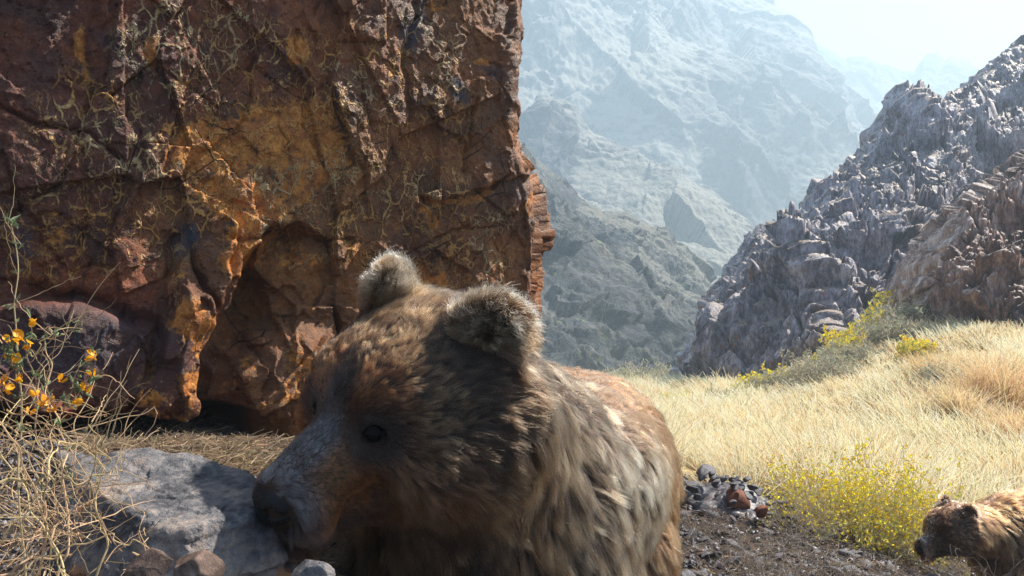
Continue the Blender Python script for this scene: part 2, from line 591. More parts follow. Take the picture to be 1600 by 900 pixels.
def build_big_bear():
    B = Body()
    head_ops(B, HM, HT, HS)
    W = lambda x, y, z: (HM @ (np.array([x, y, z]) * HS) + HT)
    B.cone(W(0, -.09, -.01), (-.05, 1.80, .66), .120, .20, .09)         # neck
    B.cone(W(0, -.06, -.07), (-.08, 1.72, .52), .11, .18, .08)         # throat
    B.ell((.0, 1.93, .61), (.19, .22, .19), None, .12)                # hump
    B.cone((-.02, 1.90, .50), (.08, 2.45, .50), .225, .25, .10)         # trunk
    B.cone((.12, 2.35, .48), (.21, 2.75, .47), .24, .26, .12)          # rump
    B.ell((.11, 1.86, .46), (.11, .17, .23), None, .08)                # near shoulder
    B.ell((-.20, 1.86, .48), (.12, .17, .22), None, .08)
    B.cone((.13, 1.86, .38), (.15, 1.84, .2), .11, .085, .06); B.cone((.15, 1.84, .2), (.13, 1.74, .09), .085, .065, .04)
    B.cone((.13, 1.75, .08), (.13, 1.62, .06), .075, .055, .04)
    B.cone((-.20, 1.80, .42), (-.25, 1.74, .24), .12, .085, .06); B.cone((-.25, 1.74, .24), (-.25, 1.64, .10), .08, .065, .04)
    B.cone((-.25, 1.65, .09), (-.25, 1.52, .07), .072, .055, .04)
    B.cone((.31, 2.7, .40), (.33, 2.55, .25), .15, .11, .08); B.cone((.33, 2.55, .25), (.33, 2.7, .08), .1, .07, .05); B.cone((.33, 2.7, .07), (.33, 2.55, .06), .075, .06, .04)
    B.cone((.02, 2.75, .42), (.0, 2.6, .25), .17, .11, .08); B.cone((.0, 2.6, .25), (.0, 2.75, .08), .1, .07, .05); B.cone((.0, 2.75, .07), (.0, 2.6, .06), .075, .06, .04)
    B.ell((.3, 3.04, .55), (.05, .05, .07), None, .04)                 # tail
    lo, hi = np.array([-.5, 1.12, -.05]), np.array([.72, 3.2, 1.12])
    v, fc = B.mesh(lo, hi, .0075)
    root = empty('brown_bear', (.1, 2.1, 0))
    tag(root, 'big shaggy brown bear lowering its muzzle over the grey boulder, close to the camera', 'bear', 'brown bears')
    body = mesh_np('body', v, fc, MAT_HIDE, root)
    face_parts(root, HM, HT, HS)
    for (px, py) in ((.13, 1.575), (-.25, 1.475), (.33, 2.51), (.0, 2.56)):
        for k in range(5):
            x = px + (k - 2) * .024
            C_ = Body(); C_.cone((x, py + .01, .05), (x, py - .03, .045), .008, .006, .01); C_.cone((x, py - .03, .045), (x, py - .055, .015), .006, .0015, .01)
            cv, cf = C_.mesh((x - .015, py - .075, 0), (x + .015, py + .03, .07), .004)
            mesh_np('claw', cv, cf, MAT_CLAW, root, colors=None)

    Mi = HM.T
    def fields(p, nrm):
        n = len(p)
        l = ((p - HT) @ HM) / HS                     # head frame
        x, y, z = l.T; ax = np.abs(x)
        dh = np.linalg.norm((l - [0, .02, -.02]) / [1.0, 1.3, 1.1], axis=1)
        wh = 1 - smooth(.15, .23, dh)                # 1 on the head
        muz = smooth(.085, .15, y) * wh               # 1 on the muzzle
        eye = np.minimum(np.linalg.norm(l - [.056, .125, -.006], axis=1), np.linalg.norm(l - [-.056, .125, -.006], axis=1))
        weye = 1 - smooth(.030, .062, eye)
        earc = np.array([.110, -.062, .118])
        le = np.stack([ax, y, z], 1) - earc
        wear = (1 - smooth(.052, .074, np.linalg.norm(le, axis=1))) * smooth(.085, .105, z)
        n1 = fbm(p * 9, 3, 5); n2 = fbm(p * 26, 2, 9); n3 = fbm(p * 4.0, 2, 31)
        # direction of the coat
        ch = l - np.array([0, .30, -.05]); ch[:, 2] -= .5 * np.clip(.12 - z, 0, 1) * (ax > .05)
        ch = unit(ch) @ HM.T
        body_c = np.array([.12, .35, -1.0])[None].repeat(n, 0).astype(float)
        top = smooth(.3, .9, nrm[:, 2])
        body_c = lerp(body_c, (.25, 1., -.2), top)
        body_c[:, 0] += nrm[:, 0] * .3
        el = le * [1, 1, 1]; el = el * np.stack([np.sign(x), np.ones(n), np.ones(n)], 1)
        ce = unit(unit(el) + np.stack([np.sign(x) * .3, np.full(n, -.2), np.full(n, .9)], 1)) @ HM.T
        comb = ch * wh[:, None] + unit(body_c) * (1 - wh)[:, None]
        comb = comb * (1 - wear)[:, None] + ce * wear[:, None]
        # length
        ln = .066 * (1 - wh) + wh * (.042 - .014 * smooth(-.02, .08, y) - .016 * smooth(.08, .15, y))
        ln = ln + wh * .022 * smooth(.03, .10, -z) * (1 - smooth(.06, .13, y))       # cheeks and chin
        ln = ln * (1 - .68 * weye) * (1 - .40 * smooth(.13, .18, y) * wh) * (1 - .5 * smooth(.19, .235, y) * wh)
        ln = ln * (1 - wear) + .038 * wear
        ln = np.maximum(ln * (1 + .25 * n1), .004)
        lift = .44 + .25 * smooth(.0, .12, -z) * wh * (1 - muz) + .16 * (1 - wh)
        lift = lift * (1 - .62 * muz); lift = lift * (1 - wear) + 1.15 * wear
        # colour
        mid = np.array([.027, .0135, .0070])[None].repeat(n, 0)
        tip = np.array([.28, .170, .085])[None].repeat(n, 0)
        root_ = np.array([.009, .005, .004])[None].repeat(n, 0)
        tm = .38 + .65 * n1 + .35 * n2
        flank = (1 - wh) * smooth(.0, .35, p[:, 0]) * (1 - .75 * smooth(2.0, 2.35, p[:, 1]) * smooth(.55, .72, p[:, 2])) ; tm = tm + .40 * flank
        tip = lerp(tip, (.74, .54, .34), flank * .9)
        rump = smooth(2.15, 2.45, p[:, 1] + .25 * n3) * (1 - wh)
        mid = lerp(mid, (.13, .052, .020), rump); tip = lerp(tip, (.27, .125, .048), rump); root_ = lerp(root_, (.07, .03, .014), rump)
        # head: dark crown and brow, lighter forehead patch, chestnut cheeks
        tip = lerp(tip, (.15, .084, .037), wh * .9)
        dark = wh * (1 - wear) * smooth(.02, .07, z) * smooth(-.04, -.08, y + .02 * n2) ; tm = tm - .6 * dark
        pt = wh * (1 - wear) * smooth(-.05, .30, -n1 - .5 * n2); tm = tm - .45 * pt
        mid = lerp(mid, (.016, .0095, .006), np.maximum(dark * .8, pt * .7)); lt = wh * smooth(.05, .35, n1 + .4 * n2); mid = lerp(mid, (.075, .040, .020), lt * .8)
        chest = wh * smooth(.0, .05, y) * smooth(.0, .05, -z)
        mid = lerp(mid, (.085, .035, .015), chest * .8); tip = lerp(tip, (.17, .075, .03), chest * .8)
        side = muz * smooth(.012, .030, ax) * (1 - smooth(.215, .245, y)) * smooth(-.135, -.11, z)
        topm = muz * (1 - smooth(.020, .040, ax)) * smooth(-.10, -.06, z) * smooth(.115, .175, y)
        mid = lerp(mid, (.30, .090, .026), side * .9); tip = lerp(tip, (.40, .13, .04), side * .9)
        grey = np.maximum(topm, muz * smooth(.20, .24, y) * .8)
        mid = lerp(mid, (.12, .127, .145), grey); tip = lerp(tip, (.21, .225, .26), grey); root_ = lerp(root_, (.035, .035, .04), grey)  # bluish sky sheen on the muzzle bridge, painted into the fur colour
        lip = muz * (1 - smooth(-.140, -.118, z)) * .85
        mid = lerp(mid, (.045, .03, .025), lip); tip = lerp(tip, (.07, .05, .04), lip)
        mid = lerp(mid, (.02, .015, .014), weye * .95); tip = lerp(tip, (.03, .022, .02), weye * .95); root_ = lerp(root_, (.012, .01, .01), weye)
        # ears: dark inside, pale long fringe
        er = np.linalg.norm(le, axis=1)
        tip = lerp(tip, (.78, .62, .43), wear * smooth(-.035, .03, le[:, 2])); tm = tm * (1 - wear) + wear * (.42 + .5 * smooth(-.02, .045, le[:, 2])); mid = lerp(mid, (.13, .072, .036), wear); root_ = lerp(root_, (.05, .028, .016), wear)
        # belly and chest: darker
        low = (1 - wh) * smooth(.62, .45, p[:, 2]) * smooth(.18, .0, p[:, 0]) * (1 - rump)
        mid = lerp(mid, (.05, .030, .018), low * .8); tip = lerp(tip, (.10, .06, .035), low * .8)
        nose = np.linalg.norm((l - [0, .252, -.086]) / [1.2, 1, 1.0], axis=1)
        dens = np.where(nose < .034, 0., 1.) * np.where(eye < .012, 0., 1.)
        dens = dens * (1 + 1.6 * wh + 3.0 * muz + 1.2 * wear)
        dens = dens * np.where(p[:, 2] < .2, .25, 1.) * np.where(p[:, 1] > 2.9, .4, 1.)
        return dict(len=ln, lift=lift, comb=comb, root=root_, mid=mid, tip=tip, tipmix=np.clip(tm, 0, 1), dens=dens,
                    rad=(.00044 * (1 - .45 * muz - .15 * wh)), mess=.85 - .55 * muz + .2 * (1 - wh), grav=.10 + .15 * (1 - wh),
                    clump=(.88 - .55 * muz) * (1 - .6 * wear), lock=(.20 + .36 * (1 - wh)) * (1 - wear))
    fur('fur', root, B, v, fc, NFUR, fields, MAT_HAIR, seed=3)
    return root


NFUR = 640000


# ------------------------------------------------------------------ sampled lines, sheets of rock
def resample(pts, n, dense=None):
    pts = np.asarray(pts, float)
    L = np.concatenate([[0], np.cumsum(np.linalg.norm(np.diff(pts[:, :2], axis=0), axis=1))]); L /= L[-1]
    s = np.linspace(0, 1, n)
    return np.stack([np.interp(s, L, pts[:, i]) for i in range(pts.shape[1])], 1)


def hill(name, base, crest, nu, nv, mat, disp, power=1.3, back=25., tpow=1.0, smooth_=True):
    """a slope rising from its foot to its crest line and falling away behind"""
    b = resample(base, nu); c = resample(crest, nu)
    Pb = P3(b[:, 0], b[:, 1], b[:, 2]); Pc = P3(c[:, 0], c[:, 1], c[:, 2])
    nb = max(6, nv // 10)
    t = np.linspace(0, 1, nv)[:, None] ** tpow
    XY = Pb[None, :, :2] + (Pc - Pb)[None, :, :2] * (t ** power)[..., None]
    Z = Pb[None, :, 2] + (Pc - Pb)[None, :, 2] * t
    P = np.concatenate([XY, Z[..., None]], 2)
    q = np.linspace(0, 1, nb + 1)[1:, None]
    bk = np.repeat(Pc[None], nb, 0).copy()
    bk[..., 1] += back * q; bk[..., 2] -= back * (.15 * q + .75 * q * q)
    P = np.concatenate([P, bk], 0)
    N = grid_normals(P)
    N[N[..., 1] > .2] *= 1
    flip = (N[:nv, :, 1].mean() > 0)
    if flip: N = -N
    p = P.reshape(-1, 3); n = N.reshape(-1, 3)
    T = np.concatenate([np.repeat(np.linspace(0, 1, nv), nu), np.ones(nb * nu)])
    h, at = disp(p, T)
    p = p + n * h[:, None]
    f = grid_faces(nu, nv + nb)
    if flip is False: f = f
    o = mesh_np(name, p, f if not flip else f, mat, None, smooth_, attrs=at)
    return o


# ------------------------------------------------------------------ rock materials
def mat_cliff():
    m = Nodes("varnished_cliff_rock")
    co = m.coord()
    warp = m.vmath('ADD', co, m.vmath('SCALE', m.n('TexNoise', {'Vector': co, 'Scale': 9., 'Detail': 4.}).outputs['Color'], (0, 0, 0)))
    sc = m.n('VectorMath', {0: m.n('TexNoise', {'Vector': co, 'Scale': 9., 'Detail': 4.}).outputs['Color'], 'Scale': .065}, operation='SCALE')
    warp = m.vmath('ADD', co, sc.outputs[0])
    sc2 = m.n('VectorMath', {0: m.n('TexNoise', {'Vector': co, 'Scale': 30., 'Detail': 3.}).outputs['Color'], 'Scale': .012}, operation='SCALE')
    warp = m.vmath('ADD', warp, sc2.outputs[0])
    big = m.noise(co, 1.7, 4, .6)
    med = m.noise(warp, 7, 6, .65)
    fine = m.noise(co, 55, 6, .7)
    streak = m.noise(m.mapping(co, (14, 14, 2.2)), 1.6, 6, .7)
    base = m.ramp(med, [(.30, (.035, .011, .008)), (.45, (.15, .036, .013)), (.56, (.30, .078, .020)), (.70, (.10, .030, .018))])
    base = m.mix(m.ramp(big, [(.40, 0), (.62, .7)]), base, (.13, .044, .028))
    warm = m.attr('warm')
    base = m.mix(m.math('MULTIPLY', warm, .75), base, m.ramp(med, [(.35, (.18, .072, .018)), (.65, (.42, .17, .040))]))
    base = m.mix(m.ramp(streak, [(.52, 0), (.68, .55)]), base, (.15, .072, .036))
    base = m.mix(m.ramp(fine, [(.36, .45), (.50, 0)]), base, (.018, .010, .010))
    # slate blue patches
    slate = m.math('MULTIPLY', m.attr('slate'), m.ramp(med, [(.40, .3), (.50, 1)]))
    base = m.mix(slate, base, (.050, .055, .078))
    # chipped ochre
    chip = m.attr('chip')
    edge = m.math('ADD', m.math('MULTIPLY', m.math('SUBTRACT', med, .5), 1.6), m.math('MULTIPLY', m.math('SUBTRACT', fine, .5), .7))
    cin = m.math('ADD', m.math('MAXIMUM', chip, .17), edge)
    cm = m.ramp(cin, [(.50, 0), (.54, 1)])
    rim = m.ramp(cin, [(.47, 0), (.505, 1), (.56, 0)])
    ochre = m.ramp(m.noise(warp, 24, 6, .7), [(.30, (.14, .042, .010)), (.46, (.46, .15, .028)), (.60, (.72, .28, .045)), (.75, (.78, .42, .13))])
    base = m.mix(cm, base, ochre)
    base = m.mix(m.math('MULTIPLY', rim, m.ramp(fine, [(.42, 0), (.55, .8)])), base, (.60, .36, .15))
    # pale vein net
    vein = m.attr('vein')
    v1 = m.n('TexVoronoi', {'Vector': m.mapping(warp, (1, 1, .62)), 'Scale': 19.}, feature='DISTANCE_TO_EDGE').outputs[0]
    v2 = m.n('TexVoronoi', {'Vector': m.mapping(warp, (1, 1, .55), (0, .35, 0)), 'Scale': 44.}, feature='DISTANCE_TO_EDGE').outputs[0]
    g1 = m.ramp(m.noise(co, 11, 4, .7), [(.46, 0), (.54, 1)])
    g2 = m.ramp(m.noise(m.vmath('ADD', co, (5., 3., 1.)), 14, 4, .7), [(.48, 0), (.55, .9)])
    l1 = m.math('MULTIPLY', m.ramp(v1, [(.0, 1), (.03, .95), (.06, 0)]), g1)
    l2 = m.math('MULTIPLY', m.ramp(v2, [(.0, 1), (.035, .9), (.075, 0)]), g2)
    ln = m.math('MULTIPLY', m.math('MAXIMUM', l1, l2), m.ramp(vein, [(.04, 0), (.35, 1)]))
    vc = m.mix(m.ramp(m.noise(co, 3.2, 2), [(.48, 0), (.62, 1)]), (.66, .32, .085), (.64, .45, .22))
    base = m.mix(ln, base, vc)
    spk = m.n('TexVoronoi', {'Vector': m.mapping(co, (1, 1, .45)), 'Scale': 75.}).outputs[0]
    sp = m.math('MULTIPLY', m.ramp(spk, [(.10, 1), (.17, 0)]), m.ramp(m.noise(co, 6.5, 3), [(.54, 0), (.60, .8)]))
    base = m.mix(sp, base, (.42, .30, .18))
    pl = m.n('TexVoronoi', {'Vector': m.mapping(warp, (1, 1, .6)), 'Scale': 7.})
    plv = m.n('SeparateColor', {0: pl.outputs[1]}).outputs[0]
    base = m.mix(1., base, m.ramp(plv, [(0, .72), (1, 1.0)]), 'MULTIPLY')
    grain = m.noise(co, 160, 4, .75)
    base = m.mix(1., base, m.ramp(grain, [(.30, .45), (.52, 1.0)]), 'MULTIPLY')
    # fine dark hair cracks
    v3 = m.n('TexVoronoi', {'Vector': m.mapping(co, (.8, .8, 1), (.2, .3, 0)), 'Scale': 6.5}, feature='DISTANCE_TO_EDGE').outputs[0]
    v4 = m.n('TexVoronoi', {'Vector': warp, 'Scale': 16.}, feature='DISTANCE_TO_EDGE').outputs[0]
    ck = m.math('MULTIPLY', m.ramp(v3, [(.0, 1), (.012, 0)]), m.ramp(m.noise(co, 4, 3), [(.57, 0), (.62, .8)]))
    base = m.mix(ck, base, (.008, .005, .005))
    hgt = m.math('ADD', m.math('MULTIPLY', fine, .5), m.math('MULTIPLY', ln, .7))
    hgt = m.math('SUBTRACT', hgt, m.math('MULTIPLY', ck, 1.6))
    hgt = m.math('SUBTRACT', hgt, m.math('MULTIPLY', cm, .5))
    hgt = m.math('ADD', hgt, m.math('MULTIPLY', m.noise(co, 18, 6, .65), 1.2))
    hgt = m.math('ADD', hgt, m.math('MULTIPLY', grain, .35))
    hgt = m.math('ADD', hgt, m.math('MULTIPLY', plv, .5))
    rough = m.ramp(med, [(.3, .42), (.7, .75)])
    return m.surf(base, rough, m.bump(hgt, 1., .011), spec=.4)


def mat_rock(name, stops, scale=6., scree_attr=False, scree=None, scree_lo=.45, scree_hi=.75, bump=.8, bd=.02, crack=0., spots=None, rough=.8, spec=.3, strata=None, spotscale=30.):
    m = Nodes(name)
    co = m.coord()
    v = co if strata is None else m.mapping(co, strata[0], strata[1])
    a = m.noise(v, scale, 7, .68, .4)
    b = m.noise(co, scale * .23, 3, .5)
    f = m.noise(v, scale * 7, 6, .7)
    mixv = m.math('ADD', m.math('MULTIPLY', a, .75), m.math('MULTIPLY', b, .35))
    mixv = m.math('ADD', mixv, m.math('MULTIPLY', m.math('SUBTRACT', f, .5), .60))
    c = m.ramp(mixv, stops)
    if spots:
        sv = m.n('TexVoronoi', {'Vector': co, 'Scale': spotscale}).outputs[0]
        sm = m.math('MULTIPLY', m.ramp(sv, [(.15, 1), (.3, 0)]), m.ramp(m.noise(co, scale, 3), [(.5, 0), (.6, 1)]))
        c = m.mix(sm, c, spots)
    if scree:
        nz = m.n('SeparateXYZ', {0: m.n('NewGeometry').outputs['Normal']}).outputs[2]
        sv_ = m.math('ADD', nz, m.math('MULTIPLY', m.math('SUBTRACT', f, .5), .8))
        if scree_attr: sv_ = m.math('SUBTRACT', m.math('ADD', sv_, .50), m.math('MULTIPLY', m.attr('rock'), 1.1))
        sm = m.ramp(sv_, [(scree_lo, 0), (scree_hi, 1)])
        c = m.mix(sm, c, scree)
    h = m.math('ADD', a, m.math('MULTIPLY', f, .5))
    if crack:
        vv = m.n('TexVoronoi', {'Vector': v, 'Scale': crack}, feature='DISTANCE_TO_EDGE').outputs[0]
        ck = m.ramp(vv, [(.0, 1), (.03, 0)])
        c = m.mix(m.math('MULTIPLY', ck, .8), c, (.02, .017, .018))
        h = m.math('SUBTRACT', h, ck)
    return m.surf(c, rough, m.bump(h, bump, bd), spec=spec)


# ------------------------------------------------------------------ the left cliff
CM, CY0 = .62, 3.16


def on_cliff(px, py):
    y = CY0 / (1 - CM * (np.asarray(px, float) - 800) / F)
    return (np.asarray(px, float) - 800) / F * y, CAMZ - (np.asarray(py, float) - 450) / F * y


def build_cliff():
    h = .0042
    xs_d = np.arange(-1.46, .11, h * .85)
    left = xs_d[0] - np.cumsum(h * 1.10 ** np.arange(1, 62)); left = left[left > -6]
    wrap = np.cumsum(np.minimum(h * 1.07 ** np.arange(1, 110), .25)); wrap = wrap[wrap < 9]
    u = np.concatenate([left[::-1], xs_d, .11 + wrap])
    zs_d = np.arange(.38, 2.02, h)
    up = zs_d[-1] + np.cumsum(np.minimum(h * 1.07 ** np.arange(1, 90), .12)); up = up[up < 6.5]
    dn = zs_d[0] - np.cumsum(h * 1.3 ** np.arange(1, 14)); dn = dn[dn > -.6]
    z = np.concatenate([dn[::-1], zs_d, up])
    U, Z = np.meshgrid(u, z)
    nv, nu = U.shape
    # corner position by height, from the outline of the rock's right edge
    ex = np.array([[800, -200], [800, 0], [797, 60], [803, 110], [802, 150], [812, 200], [806, 235], [822, 258], [832, 280], [843, 330], [847, 400], [845, 470], [843, 560], [850, 700]], float)
    cx, cz = on_cliff(ex[:, 0], ex[:, 1])
    corner = np.interp(Z, cz[::-1], cx[::-1])
    zr = np.stack([Z[:, 0] * 9, Z[:, 0] * 0, Z[:, 0] * 0 + 3.3], 1)
    corner = corner + (fbm(zr, 4, 77) * .016)[:, None]
    e = np.array([1, CM]) / math.hypot(1, CM); nrm = np.array([CM, -1]) / math.hypot(1, CM)
    over = U - corner
    R0 = .05
    # arc-length walk round the corner
    fr = np.minimum(over, -R0)
    ang = np.clip((over + R0) / R0, 0, 1) * math.radians(80)
    past = np.maximum(over, 0)
    cx_, cy_ = corner - R0, CY0 + CM * (corner - R0)
    X = np.where(over < -R0, U, cx_ + R0 * (np.sin(ang) * 1.0) * .96)
    Y = np.where(over < -R0, CY0 + CM * U, cy_ + R0 * (1 - np.cos(ang)) + .28 * R0 * np.sin(ang))
    a2 = math.radians(93)
    X = X + past * math.cos(a2) - 0.05 * past; Y = Y + past * math.sin(a2)
    P = np.stack([X, Y, Z], -1)
    N = grid_normals(P)
    if N[nv // 2, nu // 3, 1] > 0: N = -N
    p = P.reshape(-1, 3)
    # photo-like coordinates on the face, for placing its features
    q = np.stack([U.ravel() + .0 * p[:, 0], p[:, 2]], 1)
    face = smooth(.06, -.03, over.ravel())
    def seg_d(pl):
        pl = np.asarray(pl, float); gx, gz = on_cliff(pl[:, 0], pl[:, 1]); d = np.full(len(q), 9.)
        for i in range(len(pl) - 1):
            a = np.array([gx[i], gz[i]]); b = np.array([gx[i + 1], gz[i + 1]]); ab = b - a
            t = np.clip(((q - a) @ ab) / (ab @ ab), 0, 1)
            d = np.minimum(d, np.linalg.norm(q - a - t[:, None] * ab, axis=1))
        return d
    w1 = np.stack([perlin(p * 5 + 9 * i, 40 + i) for i in range(2)], 1) * .035 + np.stack([perlin(p * 17 + 9 * i, 50 + i) for i in range(2)], 1) * .014
    q = q + w1
    def blob(px, py, rx, ry, rot=0, s0=.6, s1=1.0):
        gx, gz = on_cliff(px, py); k = 3.0 / F
        a = math.radians(rot); dx = (q[:, 0] - gx) / k; dz = (q[:, 1] - gz) / k
        x2 = dx * math.cos(a) + dz * math.sin(a); z2 = -dx * math.sin(a) + dz * math.cos(a)
        return smooth(s1, s0, np.sqrt((x2 / rx) ** 2 + (z2 / ry) ** 2))
    def poly(pts, soft=.012):
        g = np.stack(on_cliff(*np.array(pts, float).T), 1); ins = np.zeros(len(q), bool); d = np.full(len(q), 9.)
        for i in range(len(g)):
            a, b = g[i], g[(i + 1) % len(g)]
            cond = ((a[1] > q[:, 1]) != (b[1] > q[:, 1])) & (q[:, 0] < (b[0] - a[0]) * (q[:, 1] - a[1]) / (b[1] - a[1] + 1e-9) + a[0])
            ins ^= cond
            ab = b - a; t = np.clip(((q - a) @ ab) / (ab @ ab), 0, 1)
            d = np.minimum(d, np.linalg.norm(q - a - t[:, None] * ab, axis=1))
        sd = np.where(ins, d, -d)
        return smooth(-soft, soft, sd), sd
    big, jb, rb = facets(p * [1.9, 1.9, 1.3] + [3.1, 0, .4], 11, .55)
    mid, jm, rm = facets(p * [5.5, 5.5, 3.6], 12, .8)
    sm_, js, rs = facets(p * [19, 19, 13] + w1[:, :1] * 20, 13, .9)
    ti, jt, rt = facets(p * [48, 48, 34], 14, .9)
    H = .036 * big + .020 * mid + .0065 * sm_ + .0030 * ti + .035 * fbm(p * 1.3, 3, 21) + .009 * fbm(p * 9, 4, 22) + .0022 * fbm(p * 60, 3, 23)
    H -= .006 * smooth(.03, .0, jm) * smooth(.55, .7, rm[:, 0])
    chip = np.zeros(len(p)); vein = np.zeros(len(p)); slate = np.zeros(len(p)); warm = np.zeros(len(p))
    # dark cracks
    for pl, w, dp in [([(0, 155), (60, 185), (110, 205), (150, 216), (190, 245)], .006, .05), ([(30, 340), (75, 300), (112, 255), (125, 238)], .005, .04),
                      ([(137, 0), (142, 60), (135, 110), (140, 160), (126, 215), (134, 300), (130, 410)], .010, .035), ([(285, 282), (310, 250), (380, 190), (402, 150), (416, 60), (430, 0)], .005, .035),
                      ([(640, 0), (648, 45), (630, 120), (640, 190)], .008, .04), ([(742, 165), (735, 215), (730, 260)], .006, .04), ([(645, 392), (690, 372), (740, 358), (790, 350)], .005, .03),
                      ([(345, 372), (430, 368), (520, 370), (565, 378)], .006, .04), ([(455, 40), (470, 80), (492, 115), (490, 150)], .005, .03), ([(735, 290), (770, 296), (800, 270)], .006, .03),
                      ([(170, 415), (110, 425), (60, 380), (30, 300)], .006, .03), ([(230, 60), (262, 110), (330, 170)], .004, .02), ([(560, 60), (552, 130), (575, 200)], .005, .03),
                      ([(60, 452), (100, 470), (160, 478), (225, 498)], .022, .10), ([(275, 380), (268, 450), (240, 520)], .012, .07)]:
        H -= .38 * dp * np.exp(-(seg_d(pl) / w) ** 2) * (1 + .5 * fbm(p * 20, 2, 5))
    # recessed wall under the slanting overhang, and its lower shelf
    rec, sd = poly([(430, 350), (560, 376), (600, 400), (600, 720), (330, 720), (322, 600), (345, 500), (385, 420)], .010)
    deep = smooth(.0, .22, sd)
    gxx, gzz = on_cliff(440, 520)
    H -= rec * (.03 + .11 * np.exp(-(seg_d([(440, 380), (400, 450), (355, 560), (335, 620)]) / .085) ** 2))
    H += .015 * np.exp(-(seg_d([(400, 300), (372, 400), (330, 470)]) / .05) ** 2)
    H += .10 * blob(440, 590, 100, 110, 0, .3, 1.) * rec
    H += (.055 * mid + .012 * sm_) * rec
    # hanging flake
    fl, sdf = poly([(262, 432), (300, 400), (330, 455), (338, 500), (325, 560), (318, 625), (290, 645), (225, 660), (215, 615), (250, 560), (245, 480)], .006)
    H += fl * (.050 + .03 * smooth(0, .07, sdf)) + fl * .03 * (rs[:, 1] - .5)
    fl2, sd2 = poly([(345, 330), (372, 350), (368, 400), (340, 470), (305, 395), (318, 350)], .006)
    H += fl2 * .045
    # block at lower left overhangs the foot
    bl, sdb = poly([(-200, 455), (60, 465), (170, 490), (225, 520), (228, 600), (205, 640), (120, 640), (-200, 640)], .012)
    H += bl * .05
    # right part: thin shell flaked off below a ragged line
    ft, sd3 = poly([(650, 306), (700, 302), (735, 290), (790, 285), (835, 270), (870, 300), (870, 760), (648, 760), (642, 400)], .004)
    H -= ft * .022
    ft4, sd4 = poly([(430, 470), (480, 500), (520, 640), (560, 700), (300, 720), (380, 600)], .008)
    # the hollow at the foot
    hol, sdh = poly([(215, 652), (300, 646), (345, 628), (385, 650), (388, 668), (384, 760), (215, 760), (150, 760), (160, 690)], .012)
    H = H * (1 - .6 * hol) - hol * (.30 + .35 * smooth(0, .08, sdh))
    foot, sf = poly([(-300, 648), (215, 655), (215, 780), (-300, 780)], .015)
    H -= foot * (.12 + .1 * smooth(0, .06, sf))
    # colours of the stone: ochre where the varnish has flaked
    for a in [(400, 218, 160, 72, 18, .86), (480, 250, 120, 66, 60, .74), (380, 320, 95, 60, -30, .85), (395, 380, 60, 85, -35, .85), (505, 190, 45, 60, 40, .75), (463, 72, 22, 34, 20, .85), (250, 72, 12, 30, 0, .8), (126, 90, 12, 80, 0, .62),
              (128, 210, 14, 60, 0, .5), (285, 500, 50, 120, -10, .52), (120, 375, 60, 45, 0, .55), (720, 305, 95, 16, 8, .70), (672, 340, 36, 60, 0, .60), (760, 300, 60, 28, 0, .6),
              (835, 330, 26, 70, 0, .62), (700, 430, 90, 40, 0, .45), (620, 350, 60, 120, 0, .36), (440, 590, 110, 110, 0, .50), (500, 400, 60, 40, 0, .5), (540, 215, 30, 50, 0, .45), (745, 98, 30, 10, 20, .55), (90, 340, 50, 30, 0, .5), (230, 590, 30, 70, 0, .55)]:
        chip = np.maximum(chip, blob(*a[:5], .2, 1.15) * a[5])
    chip = np.maximum(chip, .62 * np.exp(-(seg_d([(650, 306), (700, 302), (735, 290), (790, 285), (835, 270)]) / .018) ** 2))
    chip = np.maximum(chip, fl * (.46 + .25 * fbm(p * 7, 2, 88)))
    for a in [(430, 210, 250, 170, 10, 1.), (560, 290, 190, 130, 0, 1.), (330, 90, 120, 110, 0, .8), (160, 230, 90, 130, 0, .5), (200, 330, 160, 90, 0, .4), (640, 150, 120, 160, 0, .5), (700, 440, 120, 60, 0, .5), (90, 380, 90, 60, 0, .5), (760, 380, 70, 80, 0, .5)]:
        vein = np.maximum(vein, blob(*a[:5], .35, 1.1) * a[5])
    for a in [(645, 40, 22, 60, 0, .9), (765, 110, 30, 22, 0, .5), (715, 150, 18, 26, 20, .9), (292, 380, 20, 30, 0, 1.), (360, 320, 12, 12, 0, .8), (195, 80, 60, 14, -35, .45), (355, 350, 14, 40, 0, .7), (30, 385, 18, 30, 0, .7), (100, 540, 160, 75, 0, .75), (810, 300, 20, 25, 0, .6)]:
        slate = np.maximum(slate, blob(*a[:5], .3, 1.1) * a[5])
    warm = smooth(-1.0, -.1, p[:, 0]) * .7 + .5 * rec + .6 * blob(430, 330, 190, 190)
    Hf = face * H + (1 - face) * (.10 * big + .04 * mid + .012 * sm_)
    p = p + N.reshape(-1, 3) * Hf[:, None]
    o = mesh_np('rock_cliff', p, grid_faces(nu, nv), mat_cliff(), None, True, attrs=dict(chip=chip, vein=vein, slate=slate, warm=np.clip(warm, 0, 1)))
    tag(o, 'sheer rust brown rock face with pale veins filling the left half', None, None, 'structure')
    return o


